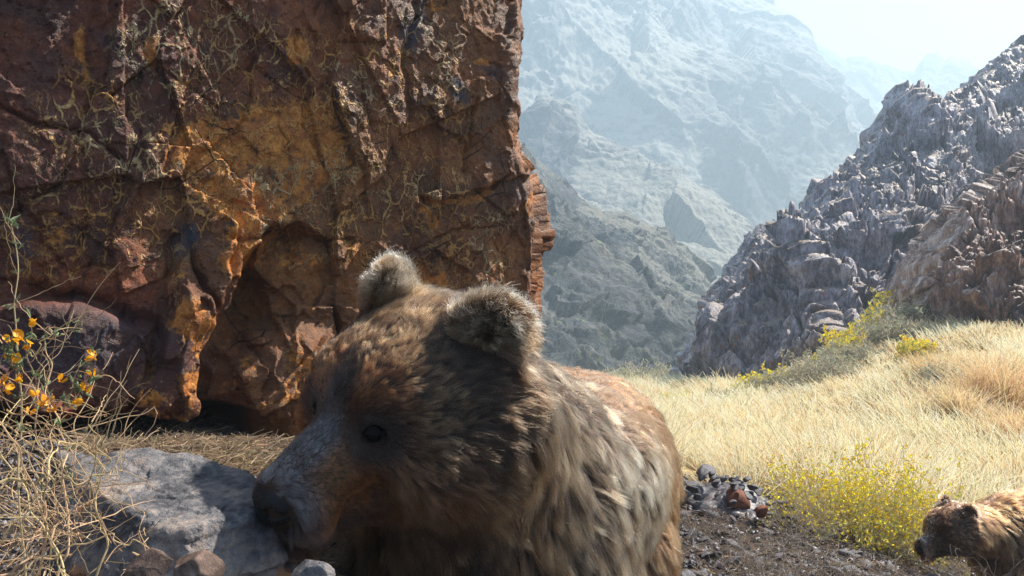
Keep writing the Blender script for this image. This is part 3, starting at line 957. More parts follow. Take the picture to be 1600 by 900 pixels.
# ------------------------------------------------------------------ ground
G_PTS = [  # photo x, y, distance  (or world x, y, z when marked)
    (200, 712, 2.1), (200, 690, 2.4), (330, 680, 2.6), (430, 682, 2.8), (440, 735, 2.0), (60, 690, 2.25), (560, 662, 3.0), (330, 760, 1.75), (-200, 690, 2.6),
    (1100, 905, 3.1), (1300, 900, 3.5), (1550, 935, 3.6), (1565, 970, 4.05), (1565, 978, 4.4), (1700, 970, 4.8), (1150, 800, 4.4), (1250, 790, 4.8), (1400, 800, 5.2), (1590, 765, 6.0), (1060, 700, 8), (1200, 705, 8), (1400, 700, 8), (1590, 680, 8.5), (1800, 640, 9),
    (1050, 648, 14), (1000, 610, 28), (960, 595, 45), (1080, 586, 45), (1020, 590, 60), (1150, 590, 60), (1200, 622, 14), (1300, 588, 13), (1340, 560, 15), (1400, 492, 16), (1450, 590, 11), (1600, 585, 9.5), (1480, 622, 9), (1750, 560, 10), (1250, 640, 11),
    (900, 640, 12), (950, 720, 5.5), (850, 600, 30), (700, 640, 14)]
G_W = [(-.55, 1.3, .44), (-.9, 1.2, .50), (-.75, 1.7, .52), (-.35, 1.45, .40), (-.2, 1.1, .25), (.1, 1.8, .03), (.3, 2.2, .0), (.25, 2.8, .0), (.9, 1.6, -.02), (0, 0, -.1), (-1, 0, .3), (1.5, 0, -.2), (0, -4, -.2), (-4, -3, .5), (5, -3, -.3),
       (-3, 2, .7), (-.1, 2.5, .30), (-.05, 3.4, .25), (.5, 4.5, -.05), (-2, 6, .5), (0, 8, -.3), (6, 3, .2), (9, 8, 1.6), (20, 12, 5), (-12, 10, 2), (14, 45, -3.8), (-15, 50, -3.5)]
_gp = np.concatenate([np.array([P3(*a) for a in G_PTS]), np.array(G_W, float)])


def _tps_fit():
    a = _gp[:, :2]; s = np.array([1.0, 1.0])
    la = warp_xy(a)
    r = np.linalg.norm(la[:, None] - la[None], axis=2)
    K = r                                                     # biharmonic-like linear kernel: calm between points
    n = len(a)
    A = np.zeros((n + 3, n + 3)); A[:n, :n] = K + np.eye(n) * -.01
    A[:n, n] = 1; A[:n, n + 1:] = la; A[n, :n] = 1; A[n + 1:, :n] = la.T
    b = np.zeros(n + 3); b[:n] = _gp[:, 2] * 1.0
    return np.linalg.solve(A, b), la


def warp_xy(a):
    r = np.linalg.norm(a, axis=1, keepdims=True) + 1e-6
    return a / r * np.log1p(r * .8) * 2


_TC, _TL = _tps_fit()


def ground_z(xy):
    xy = np.asarray(xy, float); out = []
    for ch in np.array_split(xy, max(1, len(xy) // 20000)):
        la = warp_xy(ch)
        r = np.linalg.norm(la[:, None] - _TL[None], axis=2)
        out.append(r @ _TC[:-3] + _TC[-3] + la @ _TC[-2:])
    z = np.concatenate(out)
    R = np.linalg.norm(xy, axis=1)
    far = smooth(60, 160, R)
    z = z * (1 - far) + far * -12.0
    q = np.stack([xy[:, 0], xy[:, 1], np.zeros(len(xy))], 1)
    near = smooth(3.0, 1.0, R)
    return z + .05 * fbm(q * .9, 3, 61) * (1 - .6 * near) + .018 * fbm(q * 4.5, 3, 62) + .006 * fbm(q * 22, 3, 63) * smooth(12, 5, R)


def build_ground():
    def axis(lim_lo, lim_hi, c, h0, g):
        a = [c]; s = h0
        while a[-1] < lim_hi: a.append(a[-1] + s); s = min(s * g, 60)
        b = [c]; s = h0
        while b[-1] > lim_lo: b.append(b[-1] - s); s = min(s * g, 60)
        return np.array(b[::-1][:-1] + a)
    xs = axis(-900, 900, .3, .028, 1.022); ys = axis(-80, 900, 2.6, .028, 1.020)
    X, Y = np.meshgrid(xs, ys)
    xy = np.stack([X.ravel(), Y.ravel()], 1)
    z = ground_z(xy)
    p = np.stack([xy[:, 0], xy[:, 1], z], 1)
    m = Nodes("ground_soil"); co = m.coord()
    a = m.noise(co, 3.5, 6, .65); f_ = m.noise(co, 42, 6, .7); peb = m.n('TexVoronoi', {'Vector': co, 'Scale': 46.})
    soil = m.ramp(m.math('ADD', m.math('MULTIPLY', a, .6), m.math('MULTIPLY', f_, .5)), [(.38, (.010, .008, .007)), (.55, (.030, .022, .018)), (.72, (.07, .054, .042))])
    soil = m.mix(m.ramp(peb.outputs[0], [(.2, .55), (.35, 0)]), soil, m.ramp(m.n('SeparateColor', {0: peb.outputs[1]}).outputs[0], [(0, (.06, .05, .05)), (1, (.24, .20, .18))]))
    straw = m.ramp(m.noise(co, 6, 6, .7), [(.35, (.26, .18, .085)), (.65, (.50, .38, .20))])
    c = m.mix(m.attr('meadow'), soil, straw)
    mt = m.surf(c, .95, m.bump(m.math('ADD', f_, m.math('MULTIPLY', peb.outputs[0], -.6)), .9, .012), spec=.1)
    mead = smooth(4.6, 6.0, xy[:, 1] + .5 * perlin(p * .9, 4)) * smooth(-2.5, .3, xy[:, 0])
    o = mesh_np('ground', p, grid_faces(len(xs), len(ys)), mt, None, True, attrs=dict(meadow=mead))
    tag(o, 'uneven valley ground of stony soil and straw coloured meadow', kind='structure')


# ------------------------------------------------------------------ right ridge and far mountains
def build_hills():
    rock = mat_rock('ridge_rock', [(.37, (.016, .014, .024)), (.46, (.070, .060, .090)), (.53, (.17, .145, .18)), (.60, (.29, .265, .31)), (.70, (.50, .475, .53))], 1.3,  # strata tones; ramp ends also paint in bright highlights and dark crevices
                    scree=(.26, .19, .145), scree_lo=.62, scree_hi=.95, bd=.12, bump=1., strata=((1.6, 1.6, .5), (0, .45, 0)), spots=(.20, .075, .05), spotscale=4., rough=.5, spec=.5)
    base = [(1060, 640, 24), (1110, 640, 22), (1160, 608, 19), (1230, 585, 19), (1290, 560, 19), (1340, 520, 20), (1400, 470, 21), (1460, 440, 23), (1540, 430, 24), (1640, 430, 25), (1750, 440, 26), (1900, 450, 28)]
    crest = [(1072, 612, 26), (1098, 565, 26.5), (1112, 515, 27), (1130, 455, 28), (1165, 395, 30), (1200, 352, 31), (1240, 345, 32), (1290, 290, 34), (1330, 282, 35), (1372, 225, 37), (1402, 202, 38), (1404, 150, 38.5), (1450, 148, 39), (1462, 165, 39), (1500, 145, 40), (1555, 100, 41), (1600, 62, 42), (1680, 20, 44), (1800, -40, 48)]
    def d1(p, T):
        st = p @ np.array([[.9, .0, .45], [.0, 1., 0], [-.45, 0, .9]])
        w = np.stack([perlin(p * .5 + 7 * i, 70 + i) for i in range(3)], 1) * .7
        a, ja, ra = facets((st + w) * [.45, .45, .22], 31, 1.1, off_=.6)
        b, jb, rb = facets((st + w) * [1.3, 1.3, .6], 32, 1.1, off_=.55)
        c, jc, rc = facets((st + w * .6) * [3.6, 3.6, 1.0], 33, 1.1, off_=.6)
        d, jd, rd = facets((st + w * .4) * [9, 9, 2.2], 34, 1.1, off_=.7)
        upper = smooth(.55, .85, T + .15 * fbm(p * .3, 2, 8)) * .45
        k = 1 - upper
        h = .85 * a + .42 * b * (.4 + .6 * k) + .19 * c * (.5 + .5 * k) + .075 * d + .8 * fbm(p * .25, 3, 35) + .07 * fbm(p * 2.5, 4, 36, .6)
        h -= .28 * smooth(.09, 0, jb) * k + .10 * smooth(.1, 0, jc) * k
        fade = smooth(0, .06, T) * (1 - .35 * smooth(.9, 1, T))
        return h * fade, {}
    tag(hill('ridge', base, crest, 640, 420, rock, d1, 1.9, 14, tpow=.95, smooth_=False), 'jagged grey purple rock ridge on the right side of the valley', kind='structure')
    # nearer buttress of upright brown strata at the right edge
    but = mat_rock('buttress_rock', [(.38, (.014, .009, .012)), (.46, (.060, .036, .040)), (.54, (.17, .088, .066)), (.62, (.30, .19, .15)), (.72, (.50, .43, .42))], 1.3,
                   bd=.06, bump=.9, strata=((2.2, 2.2, .4), (0, -.2, 0)), scree=(.30, .25, .22), scree_lo=.75, scree_hi=1., rough=.55, spec=.45)
    base = [(1425, 560, 16.5), (1446, 622, 13.5), (1475, 632, 12.5), (1510, 625, 12.3), (1560, 612, 12.2), (1640, 600, 12), (1760, 590, 12), (1900, 600, 12)]
    crest = [(1432, 545, 16.6), (1442, 500, 15.5), (1466, 445, 15), (1485, 385, 15), (1510, 330, 15.2), (1550, 290, 15.6), (1600, 250, 16), (1700, 190, 16)]
    def d2(p, T):
        st = p @ np.array([[.97, .0, .22], [.0, 1., 0], [-.22, 0, .97]])
        w = np.stack([perlin(p * .6 + 7 * i, 80 + i) for i in range(3)], 1) * .35
        a, ja, ra = facets((st + w) * [.9, .9, .16], 41, 1.0, off_=.5)
        b, jb, rb = facets((st + w) * [3.0, 3.0, .40], 42, 1.0, off_=.6)
        c, jc, rc = facets((st + w * .5) * [8, 8, 1.6], 43, 1.)
        h = .60 * a + .24 * b + .10 * c + .30 * fbm(p * .5, 3, 45) + .06 * fbm(p * 5, 4, 46, .6) + .035 * facets(p * [16, 16, 6], 49, 1.)[0]
        h -= .26 * smooth(.10, 0, jb) + .10 * smooth(.12, 0, jc)
        return h * smooth(0, .05, T) * (1 - .5 * smooth(.85, 1., T)), {}
    tag(hill('buttress', base, crest, 300, 340, but, d2, 1.3, 10, smooth_=False), 'brown upright strata standing out at the right edge above dry grass', kind='structure')

    def place(p, r):
        px = p[:, 0] / p[:, 1] * F + 800; py = 450 - (p[:, 2] - CAMZ) / p[:, 1] * F
        wx = px + 26 * fbm(p * .03, 3, 91); wy = py + 26 * fbm(p * .03, 3, 92)
        v = r * .55 + .2
        for (cx, cy_, rx, ry, a, k) in [(1190, 290, 60, 110, -25, .8), (1120, 140, 70, 120, 10, .35), (1230, 170, 60, 110, -20, .6), (1000, 60, 40, 160, 25, -.5), (1075, 270, 18, 110, 35, -.6), (1150, 350, 22, 90, 40, -.7), (900, 130, 60, 60, 0, -.3),
                                        (1330, 280, 30, 90, 40, -.4), (880, 250, 50, 60, 0, .3), (1010, 330, 110, 14, 33, -.9), (1080, 430, 60, 14, 50, -.5), (880, 420, 60, 130, 0, .5), (1000, 500, 110, 60, 0, .6), (1060, 330, 70, 14, 35, -.7)]:
            t = math.radians(a); dx = wx - cx; dy = wy - cy_
            x2 = dx * math.cos(t) + dy * math.sin(t); y2 = -dx * math.sin(t) + dy * math.cos(t)
            v = v + k * np.exp(-((x2 / rx) ** 2 + (y2 / ry) ** 2))
        return np.clip(v, 0, 1)

    def dm(seed, s, amp, strat=(1, 1, .55), rel=1.0):
        def f(p, T):
            w = np.stack([perlin(p * s * .5 + 5 * i, seed + i) for i in range(3)], 1) * .8 / s * .3
            q = (p + w) * s
            a, ja, _ = facets(q * strat, seed + 1, 1.1, off_=.12)
            b, jb, _ = facets(q * 2.9 * strat, seed + 2, 1.2, off_=.25)
            c, jc, _ = facets(q * 8 * strat, seed + 3, 1.)
            rg = fbm(q * [1.6, 1.6, .5], 5, seed + 5, .55, True)
            rock_ = smooth(-.15, .25, fbm(q * .7, 3, seed + 9))
            h = amp * (.42 * a + (.20 * b + .08 * c) * (.10 + .9 * rock_) + .20 * rg + .6 * fbm(q * .5, 2, seed + 7) + .09 * fbm(q * 7, 4, seed + 8, .6))
            return h * smooth(0, .08, T) * (1 - .55 * smooth(.85, 1, T)), dict(rock=place(p, rock_))
        return f
    mm = mat_rock('mountain_rock', [(.36, (.008, .012, .018)), (.48, (.028, .032, .040)), (.60, (.065, .063, .062)), (.74, (.13, .12, .105))], .10, scree=(.17, .16, .135), scree_lo=.50, scree_hi=.90, bd=1.2, bump=.8, scree_attr=True)
    m2 = mat_rock('spur_rock', [(.36, (.004, .008, .013)), (.48, (.012, .019, .026)), (.58, (.034, .038, .042)), (.72, (.11, .10, .08))], .35, scree=(.11, .105, .085), scree_attr=True, scree_lo=.52, scree_hi=.90, bd=.4, bump=.9, spots=(.10, .14, .05), spotscale=1.1)
    # near left spur
    tag(hill('spur', [(800, 640, 50), (900, 610, 50), (960, 596, 52), (1030, 592, 56), (1085, 590, 62), (1160, 575, 70)],
             [(790, 215, 88), (822, 238, 88), (850, 262, 88), (900, 300, 90), (940, 338, 90), (975, 345, 92), (1010, 372, 94), (1060, 396, 96), (1100, 420, 98), (1128, 455, 98), (1150, 520, 96), (1175, 560, 90)],
             420, 330, m2, dm(100, .13, 4.0), 1.2, 40), 'blue green rocky spur behind the bear where the valley narrows', kind='structure')
    tag(hill('foothill', [(780, 560, 120), (900, 540, 120), (1000, 520, 122), (1120, 520, 125), (1230, 470, 130)],
             [(780, 195, 195), (815, 178, 195), (850, 155, 195), (885, 165, 195), (915, 205, 192), (960, 228, 190), (1010, 255, 188), (1060, 272, 185), (1100, 292, 182), (1135, 325, 178), (1170, 352, 175), (1195, 378, 172), (1215, 420, 165), (1250, 470, 155)],
             340, 260, mm, dm(140, .055, 9), 1.2, 60), 'pale hazy foothill in the middle of the valley', kind='structure')
    tag(hill('mountain', [(650, 560, 200), (800, 540, 200), (1000, 500, 205), (1150, 460, 210), (1280, 420, 220), (1450, 360, 230), (1560, 330, 235)],
             [(600, -240, 380), (800, -260, 380), (950, -200, 380), (1080, -90, 378), (1150, -30, 375), (1185, 0, 374), (1225, 28, 372), (1252, 58, 370), (1268, 95, 366), (1292, 128, 362), (1318, 158, 356), (1345, 188, 350), (1372, 225, 345), (1410, 270, 335), (1480, 330, 320)],
             460, 380, mm, dm(180, .030, 19), 1.15, 90), 'great hazy mountain rising out of the top of the picture', kind='structure')
    tag(hill('peaks', [(1150, 330, 420), (1300, 300, 420), (1450, 260, 425), (1650, 230, 430)],
             [(1180, 120, 520), (1230, 95, 520), (1262, 66, 520), (1290, 76, 520), (1320, 92, 520), (1352, 86, 522), (1385, 100, 522), (1408, 112, 524), (1436, 108, 524), (1446, 84, 525), (1462, 80, 525), (1475, 94, 526), (1490, 86, 526), (1508, 92, 526), (1522, 104, 527), (1545, 140, 528), (1600, 150, 530), (1700, 190, 532)],
             320, 200, mm, dm(220, .028, 12), 1.1, 90), 'farthest jagged peaks against the pale sky', kind='structure')


# ------------------------------------------------------------------ haze
def build_haze():
    import bmesh
    me = bpy.data.meshes.new('haze'); bm = bmesh.new(); bmesh.ops.create_cube(bm, size=1)
    lo, hi = Vector((-950, -90, -14)), Vector((950, 950, 215))
    for v in bm.verts: v.co = Vector([(lo[i] + hi[i]) / 2 + v.co[i] * (hi[i] - lo[i]) for i in range(3)])
    bm.to_mesh(me); bm.free()
    m = bpy.data.materials.new('valley_haze'); m.use_nodes = True; t = m.node_tree; t.nodes.clear()
    o = t.nodes.new('ShaderNodeOutputMaterial'); v = t.nodes.new('ShaderNodeVolumePrincipled')
    v.inputs['Color'].default_value = (.53, .69, .83, 1); v.inputs['Density'].default_value = HAZE; v.inputs['Anisotropy'].default_value = .15
    t.links.new(v.outputs[0], o.inputs['Volume'])
    me.materials.append(m)
    tag(link(bpy.data.objects.new('haze', me)), 'pale blue haze hanging in the valley air', kind='stuff')


HAZE = .0031


# ------------------------------------------------------------------ loose rocks
def ico(sub):
    import bmesh
    bm = bmesh.new(); bmesh.ops.create_icosphere(bm, subdivisions=sub, radius=1)
    v = np.array([q.co[:] for q in bm.verts]); f_ = np.array([[l.index for l in q.verts] for q in bm.faces])
    bm.free(); return v, f_


ICO = {}


def rock_mesh(sub, radii, seed, planes=None, npl=13, soft=.010, noise=.03, fac=.03, freq=20., rot=0.):
    """a chiselled stone: unit directions cut by planes, then roughened"""
    if sub not in ICO: ICO[sub] = ico(sub)
    d, f_ = ICO[sub]
    rng = np.random.default_rng(seed)
    n = unit(rng.normal(size=(npl, 3))); h = rng.uniform(.72, 1.0, npl)
    if planes is not None:
        n = np.concatenate([n, unit(np.array([p[:3] for p in planes]))]); h = np.concatenate([h, [p[3] for p in planes]])
    dn = d @ n.T
    r = np.where(dn > .05, h / np.maximum(dn, .05), 9.)
    r = -soft * np.log(np.exp(-np.minimum(r, 3) / soft).sum(1))
    p = d * np.clip(r, .3, 1.6)[:, None] * np.asarray(radii)
    c, s = math.cos(rot), math.sin(rot)
    p = p @ np.array([[c, s, 0], [-s, c, 0], [0, 0, 1]])
    q = p * freq + seed
    nn = unit(d / np.asarray(radii))
    nn = nn @ np.array([[c, s, 0], [-s, c, 0], [0, 0, 1]])
    a, ja, _ = facets(q, seed + 1, .9); b, jb, _ = facets(q * 3.1, seed + 2, 1.)
    R = float(np.mean(radii))
    p = p + nn * (R * (fac * a + fac * .45 * b + noise * fbm(q * .6, 4, seed + 3) + noise * .25 * fbm(q * 6, 3, seed + 4)))[:, None]
    return p, f_


def build_rocks():
    slab = mat_rock('boulder_stone', [(.34, (.016, .017, .022)), (.46, (.064, .064, .073)), (.55, (.14, .132, .138)), (.64, (.235, .19, .165)), (.78, (.36, .335, .32))], 9., bd=.012, bump=1., spots=(.34, .16, .075), spotscale=14., rough=.62, spec=.4)
    darkr = mat_rock('shale_stone', [(.38, (.012, .011, .014)), (.5, (.040, .037, .045)), (.62, (.10, .09, .10)), (.75, (.24, .23, .25))], 14., bd=.004, bump=.8, spots=(.20, .07, .04), spotscale=40., rough=.5, spec=.5)
    redr = mat_rock('rusty_stone', [(.36, (.05, .018, .014)), (.55, (.17, .055, .030)), (.7, (.30, .13, .07))], 14., bd=.004, bump=.8)
    brown = mat_rock('brown_stone', [(.34, (.025, .017, .016)), (.5, (.09, .058, .046)), (.64, (.19, .125, .095)), (.78, (.36, .29, .25))], 16., bd=.004, bump=.9)
    # the boulder in front: level slab top, broken side
    p, f_ = rock_mesh(7, (.205, .22, .24), 5, planes=[(.03, -.10, 1, .66), (.10, -1, .18, .80), (.75, -.62, .22, .78), (-.8, -.5, .15, .84), (.9, .35, .45, .74), (-.3, .9, .3, .88), (.25, .9, .6, .80)], npl=7, soft=.008, noise=.02, fac=.030, freq=14.)
    # strata: thin ledges down the sides
    z = p[:, 2]; side = smooth(.158, .130, z)
    lay = np.floor(z / .021 + .8 * perlin(p * 9, 3)) ; hh = (np.sin(lay * 12.9898) * 43758.5453) % 1
    rad = unit(p * [1, 1, 0]); p = p + rad * (side * (hh - .5) * .017)[:, None]
    # a raised broken crust along the far edge
    crust = smooth(.02, .09, p[:, 1] + .6 * p[:, 0] * -1 - .05 + .03 * perlin(p * 14, 9)) * smooth(.10, .14, z)
    p[:, 2] += crust * (.018 + .012 * perlin(p * 20, 12))
    o = mesh_np('boulder', p, f_, slab); o.location = (-.49, 1.325, .545)
    tag(o, 'large flat topped blue grey boulder under the bear\'s muzzle', 'boulder')
    def put(name, sub, rad, seed, mat, loc, label, cat='rock', group=None, **kw):
        p, f_ = rock_mesh(sub, rad, seed, **kw)
        o = mesh_np(name, p, f_, mat); o.location = loc
        return tag(o, label, cat, group)
    L = lambda x, y, d: tuple(P3(x, y, d))
    put('rock', 5, (.020, .018, .014), 21, brown, L(236, 886, 1.02), 'small angular brown rock with a pale edge, in front of the large flat topped boulder', rot=.4, npl=8)
    put('rock', 5, (.024, .020, .018), 22, brown, L(300, 893, 1.04), 'reddish brown angular rock between the boulder and the bottom edge', rot=.9, npl=8)
    put('rock', 5, (.022, .02, .016), 23, slab, L(486, 900, 1.10), 'small pale rounded rock right below the bear\'s chin', rot=.3)
    put('rock', 5, (.07, .05, .035), 26, brown, L(395, 812, 1.47), 'dull brown rock behind the boulder, next to the bear\'s nose', rot=.5)
    # heap of shale and scattered stones
    rng = np.random.default_rng(5)
    protos = []
    for i in range(7):
        pr = rng.uniform(.6, 1., 3) * [1., .8, .38]
        p, f_ = rock_mesh(3, pr, 40 + i, npl=7, soft=.008, fac=.05, noise=.03, freq=2.)
        me = mesh_np('stone', p, f_, darkr, smooth_=False); protos.append(me.data); bpy.data.objects.remove(me)
    def stone(x, y, z, s, label, group, mat=None):
        o = bpy.data.objects.new('stone', protos[rng.integers(7)]); COL.objects.link(o)
        if mat:
            o.data = o.data.copy(); o.data.materials.clear(); o.data.materials.append(mat)
        o.location = (x, y, z); o.scale = (s, s, s); o.rotation_euler = (rng.normal() * .4, rng.normal() * .4, rng.uniform(0, 6.28))
        return tag(o, label, 'stone', group)
    n = 0
    while n < 120:
        x, y = rng.normal(0, 1, 2) * [.25, .24]
        if abs(x) > .45: continue
        wx, wy = 1.05 + x, 4.45 + y * 1.2
        g = ground_z([[wx, wy]])[0]
        m = .19 * math.exp(-(x / .32) ** 2 - (y / .25) ** 2)
        stone(wx, wy, g + m * rng.uniform(.75, 1.), rng.uniform(.010, .058) ** 1.15, 'dark slate stone in the heap beside the big bear\'s flank', 'dark stones piled beside the bear')
        n += 1
    n = 0
    while n < 170:
        d = rng.uniform(2.9, 4.4); px = rng.uniform(1035, 1560)
        x, y = (px - 800) / F * d, d
        if x > 1.9: continue
        g = ground_z([[x, y]])[0]
        stone(x, y, g + .004, rng.uniform(.012, .042), 'dark slate stone lying on the soil among dry twigs', 'dark stones scattered on the soil')
        n += 1
    g = P3(1150, 776, 4.35); stone(g[0], g[1], g[2], .075, 'rusty red stone on the right shoulder of the dark slate heap', None, redr)
    g = P3(1068, 858, 3.7); stone(g[0], g[1], g[2], .085, 'largest dark stone close to the bear\'s rump, below the heap', None)
    g = P3(1190, 800, 4.1); stone(g[0], g[1], g[2], .06, 'brownish red stone just right of the dark heap', None, redr)
    # core of the heap
    p, f_ = rock_mesh(5, (.32, .33, .15), 61, npl=20, soft=.15, fac=.10, noise=.12, freq=7.)
    o = mesh_np('rubble', p, f_, darkr); o.location = (1.085, 4.5, ground_z([[1.085, 4.5]])[0] - .02); tag(o, 'small broken shale filling the stone heap', kind='stuff')
    # shale chips everywhere on the near soil, and under the cliff
    N = 36000
    d = np.exp(rng.uniform(math.log(1.1), math.log(5.6), N)); px = rng.uniform(-60, 1700, N)
    x, y = (px - 800) / F * d, d
    zz = ground_z(np.stack([x, y], 1))
    s = rng.uniform(.003, .012, N) * (1 + .9 * (d > 2.4) * (rng.random(N) < .5))
    ax = unit(rng.normal(size=(N, 3))) ; bx = unit(np.cross(ax, rng.normal(size=(N, 3)))); cx = np.cross(ax, bx)
    k = np.array([[1, 0, 0], [-1, 0, 0], [0, 1, 0], [0, -1, 0], [0, 0, 1], [0, 0, -1]], float)
    V = np.stack([x, y, zz + s * .2], 1)[:, None] + (k[None, :, :1] * ax[:, None] + k[None, :, 1:2] * bx[:, None] * .8 + k[None, :, 2:] * cx[:, None] * .35) * s[:, None, None]
    Fc = np.array([[0, 2, 4], [2, 1, 4], [1, 3, 4], [3, 0, 4], [2, 0, 5], [1, 2, 5], [3, 1, 5], [0, 3, 5]])
    Fa = (np.arange(N) * 6)[:, None, None] + Fc[None]
    o = mesh_np('gravel', V.reshape(-1, 3), Fa.reshape(-1, 3), darkr, smooth_=False); tag(o, 'fine shale chips strewn over the near soil', kind='stuff')


# ------------------------------------------------------------------ strands: grass, twigs, straw
def taper(n, K, r, tip=.25): return np.asarray(r)[:, None] * (1 - (1 - tip) * np.linspace(0, 1, K)[None] ** 1.2)


def blades(base, up, L, r, c0, c1, rng, K=5, bend=.5, name='grass', mat=None, parent=None, wind=None):
    n = len(base); t = np.linspace(0, 1, K)[None, :, None]
    side = rng.normal(size=(n, 3)) * [1, 1, 0]
    if wind is not None: side = side * .6 + wind
    pts = base[:, None] + L[:, None, None] * (up[:, None] * t + side[:, None] * bend * t * t + np.array([0, 0, -1.]) * (bend * .45 * rng.random(n))[:, None, None] * t ** 3)
    col = c0[:, None] * (1 - t) + c1[:, None] * t
    return curves_np(name, pts, taper(n, K, r), mat, parent, col)


def jitter(c, n, rng, amt=.2, hue=.06):
    c = np.asarray(c, float)[None].repeat(n, 0) * (1 + amt * rng.normal(size=(n, 1)))
    return np.clip(c * (1 + hue * rng.normal(size=(n, 3))), .005, .95)


def build_grass():
    mg = mat_strand('dry_grass', trans=.45, spec=.12)
    rng = np.random.default_rng(11)
    # tufts over the meadow, closer together in the distance so the cover stays even
    nt = 8500
    d = np.exp(rng.uniform(math.log(4.9), math.log(48), nt)); px = rng.uniform(900, 1760, nt)
    x, y = (px - 800) / F * d, d
    keep = np.ones(nt, bool)
    xy = np.stack([x, y], 1)
    e = np.stack([perlin(np.stack([x * .8, y * .8, x * 0], 1), 4)], 1)[:, 0]
    gap = fbm(np.stack([x * 1.1, y * .8, x * 0 + 3], 1), 3, 19)
    keep &= (gap > -.30) | (rng.random(nt) < .2)
    keep &= (d + .7 * e > 5.1 + .8 * (px < 1150) * (px > 1000))
    xy = xy[keep]; nt = len(xy); d = d[keep]
    patch = fbm(np.stack([xy[:, 0] * .7, xy[:, 1] * .5, xy[:, 0] * 0], 1), 3, 15)
    per = 30
    T = np.repeat(np.arange(nt), per); n = len(T)
    slope = smooth(9.5, 12, d) * smooth(1120, 1220, xy[:, 0] / xy[:, 1] * F + 800)
    ht = rng.uniform(.08, .36, nt) * (1 + .9 * patch) * (1 + .012 * d) * (1 - .55 * slope)
    spread = .05 + .004 * d
    bxy = xy[T] + rng.normal(size=(n, 2)) * spread[T][:, None]
    bz = ground_z(xy)[T]
    base = np.concatenate([bxy, bz[:, None] - .01], 1)
    out = np.concatenate([(bxy - xy[T]) / spread[T][:, None], np.zeros((n, 1))], 1)
    up = unit(np.array([0, 0, 1.]) + out * .33 + rng.normal(size=(n, 3)) * .18)
    L = ht[T] * rng.uniform(.5, 1.15, n)
    tc = rng.random(nt)
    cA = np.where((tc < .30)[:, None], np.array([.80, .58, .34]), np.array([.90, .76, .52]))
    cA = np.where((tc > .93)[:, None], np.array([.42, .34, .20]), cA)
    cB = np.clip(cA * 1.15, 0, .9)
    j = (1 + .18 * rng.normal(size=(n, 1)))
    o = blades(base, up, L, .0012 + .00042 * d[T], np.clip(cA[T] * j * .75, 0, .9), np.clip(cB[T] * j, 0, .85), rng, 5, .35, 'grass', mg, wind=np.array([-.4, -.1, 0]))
    tag(o, 'pale dry grass covering the valley meadow', kind='stuff')
    # tall tufts by the buttress
    for (cx, cy_, dd, w, h, col, lab) in [(1560, 640, 8.6, 36, .85, (.66, .47, .27), 'tallest orange dry grass tuft in front of the upright strata'),
                                          (1500, 655, 8.2, 26, .5, (.70, .53, .32), 'smaller tawny grass tuft left of the tallest orange tuft'),
                                          (1600, 690, 7.2, 34, .55, (.67, .48, .28), 'orange brown grass tuft at the right edge, below the tallest tuft'),
                                          (1455, 640, 10, 40, .5, (.60, .45, .24), 'pale grass tuft at the foot of the rock buttress')]:
        n = 900; c = P3(cx, cy_, dd); s = w / F * dd * .5
        off = rng.normal(size=(n, 2)) * s * .6
        b = np.concatenate([c[:2] + off, (ground_z(c[None, :2] + off) - .02)[:, None]], 1)
        up = unit(np.concatenate([off / s * .28, np.ones((n, 1))], 1) + rng.normal(size=(n, 3)) * .12)
        r = empty('grass_tuft', tuple(b.mean(0))); tag(r, lab, 'grass tuft')
        c1 = jitter(col, n, rng)
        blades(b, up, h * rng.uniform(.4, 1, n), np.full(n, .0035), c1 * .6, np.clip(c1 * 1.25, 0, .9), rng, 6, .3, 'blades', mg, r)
    # straw litter under the cliff and on the near soil
    n = 22000
    d = np.exp(rng.uniform(math.log(1.25), math.log(4.9), n)); px = np.where(rng.random(n) < .65, rng.uniform(120, 560, n), rng.uniform(1000, 1640, n))
    d = np.where(px < 600, np.minimum(d, rng.uniform(1.4, 3.1, n)), d)
    x, y = (px - 800) / F * d, d
    z = ground_z(np.stack([x, y], 1))
    a = rng.uniform(0, 6.28, n); dirv = np.stack([np.cos(a), np.sin(a), rng.normal(size=n) * .22], 1)
    L = rng.uniform(.015, .085, n); t = np.linspace(0, 1, 4)[None, :, None]
    curl = rng.normal(size=(n, 3)) * [.25, .25, .1]
    b = np.stack([x, y, z + rng.uniform(.002, .022, n)], 1)
    pts = b[:, None] + L[:, None, None] * (dirv[:, None] * (t - .5) + curl[:, None] * t * t)
    c = jitter((.22, .155, .095), n, rng, .4); c = np.where((rng.random(n) < .12)[:, None], c * 2.0, c)
    o = curves_np('litter', pts, taper(n, 4, rng.uniform(.0006, .0018, n), .6), mg, None, np.repeat(np.clip(c, 0, .8)[:, None], 4, 1))
    tag(o, 'dead straw and twig litter on the shaded soil', kind='stuff')


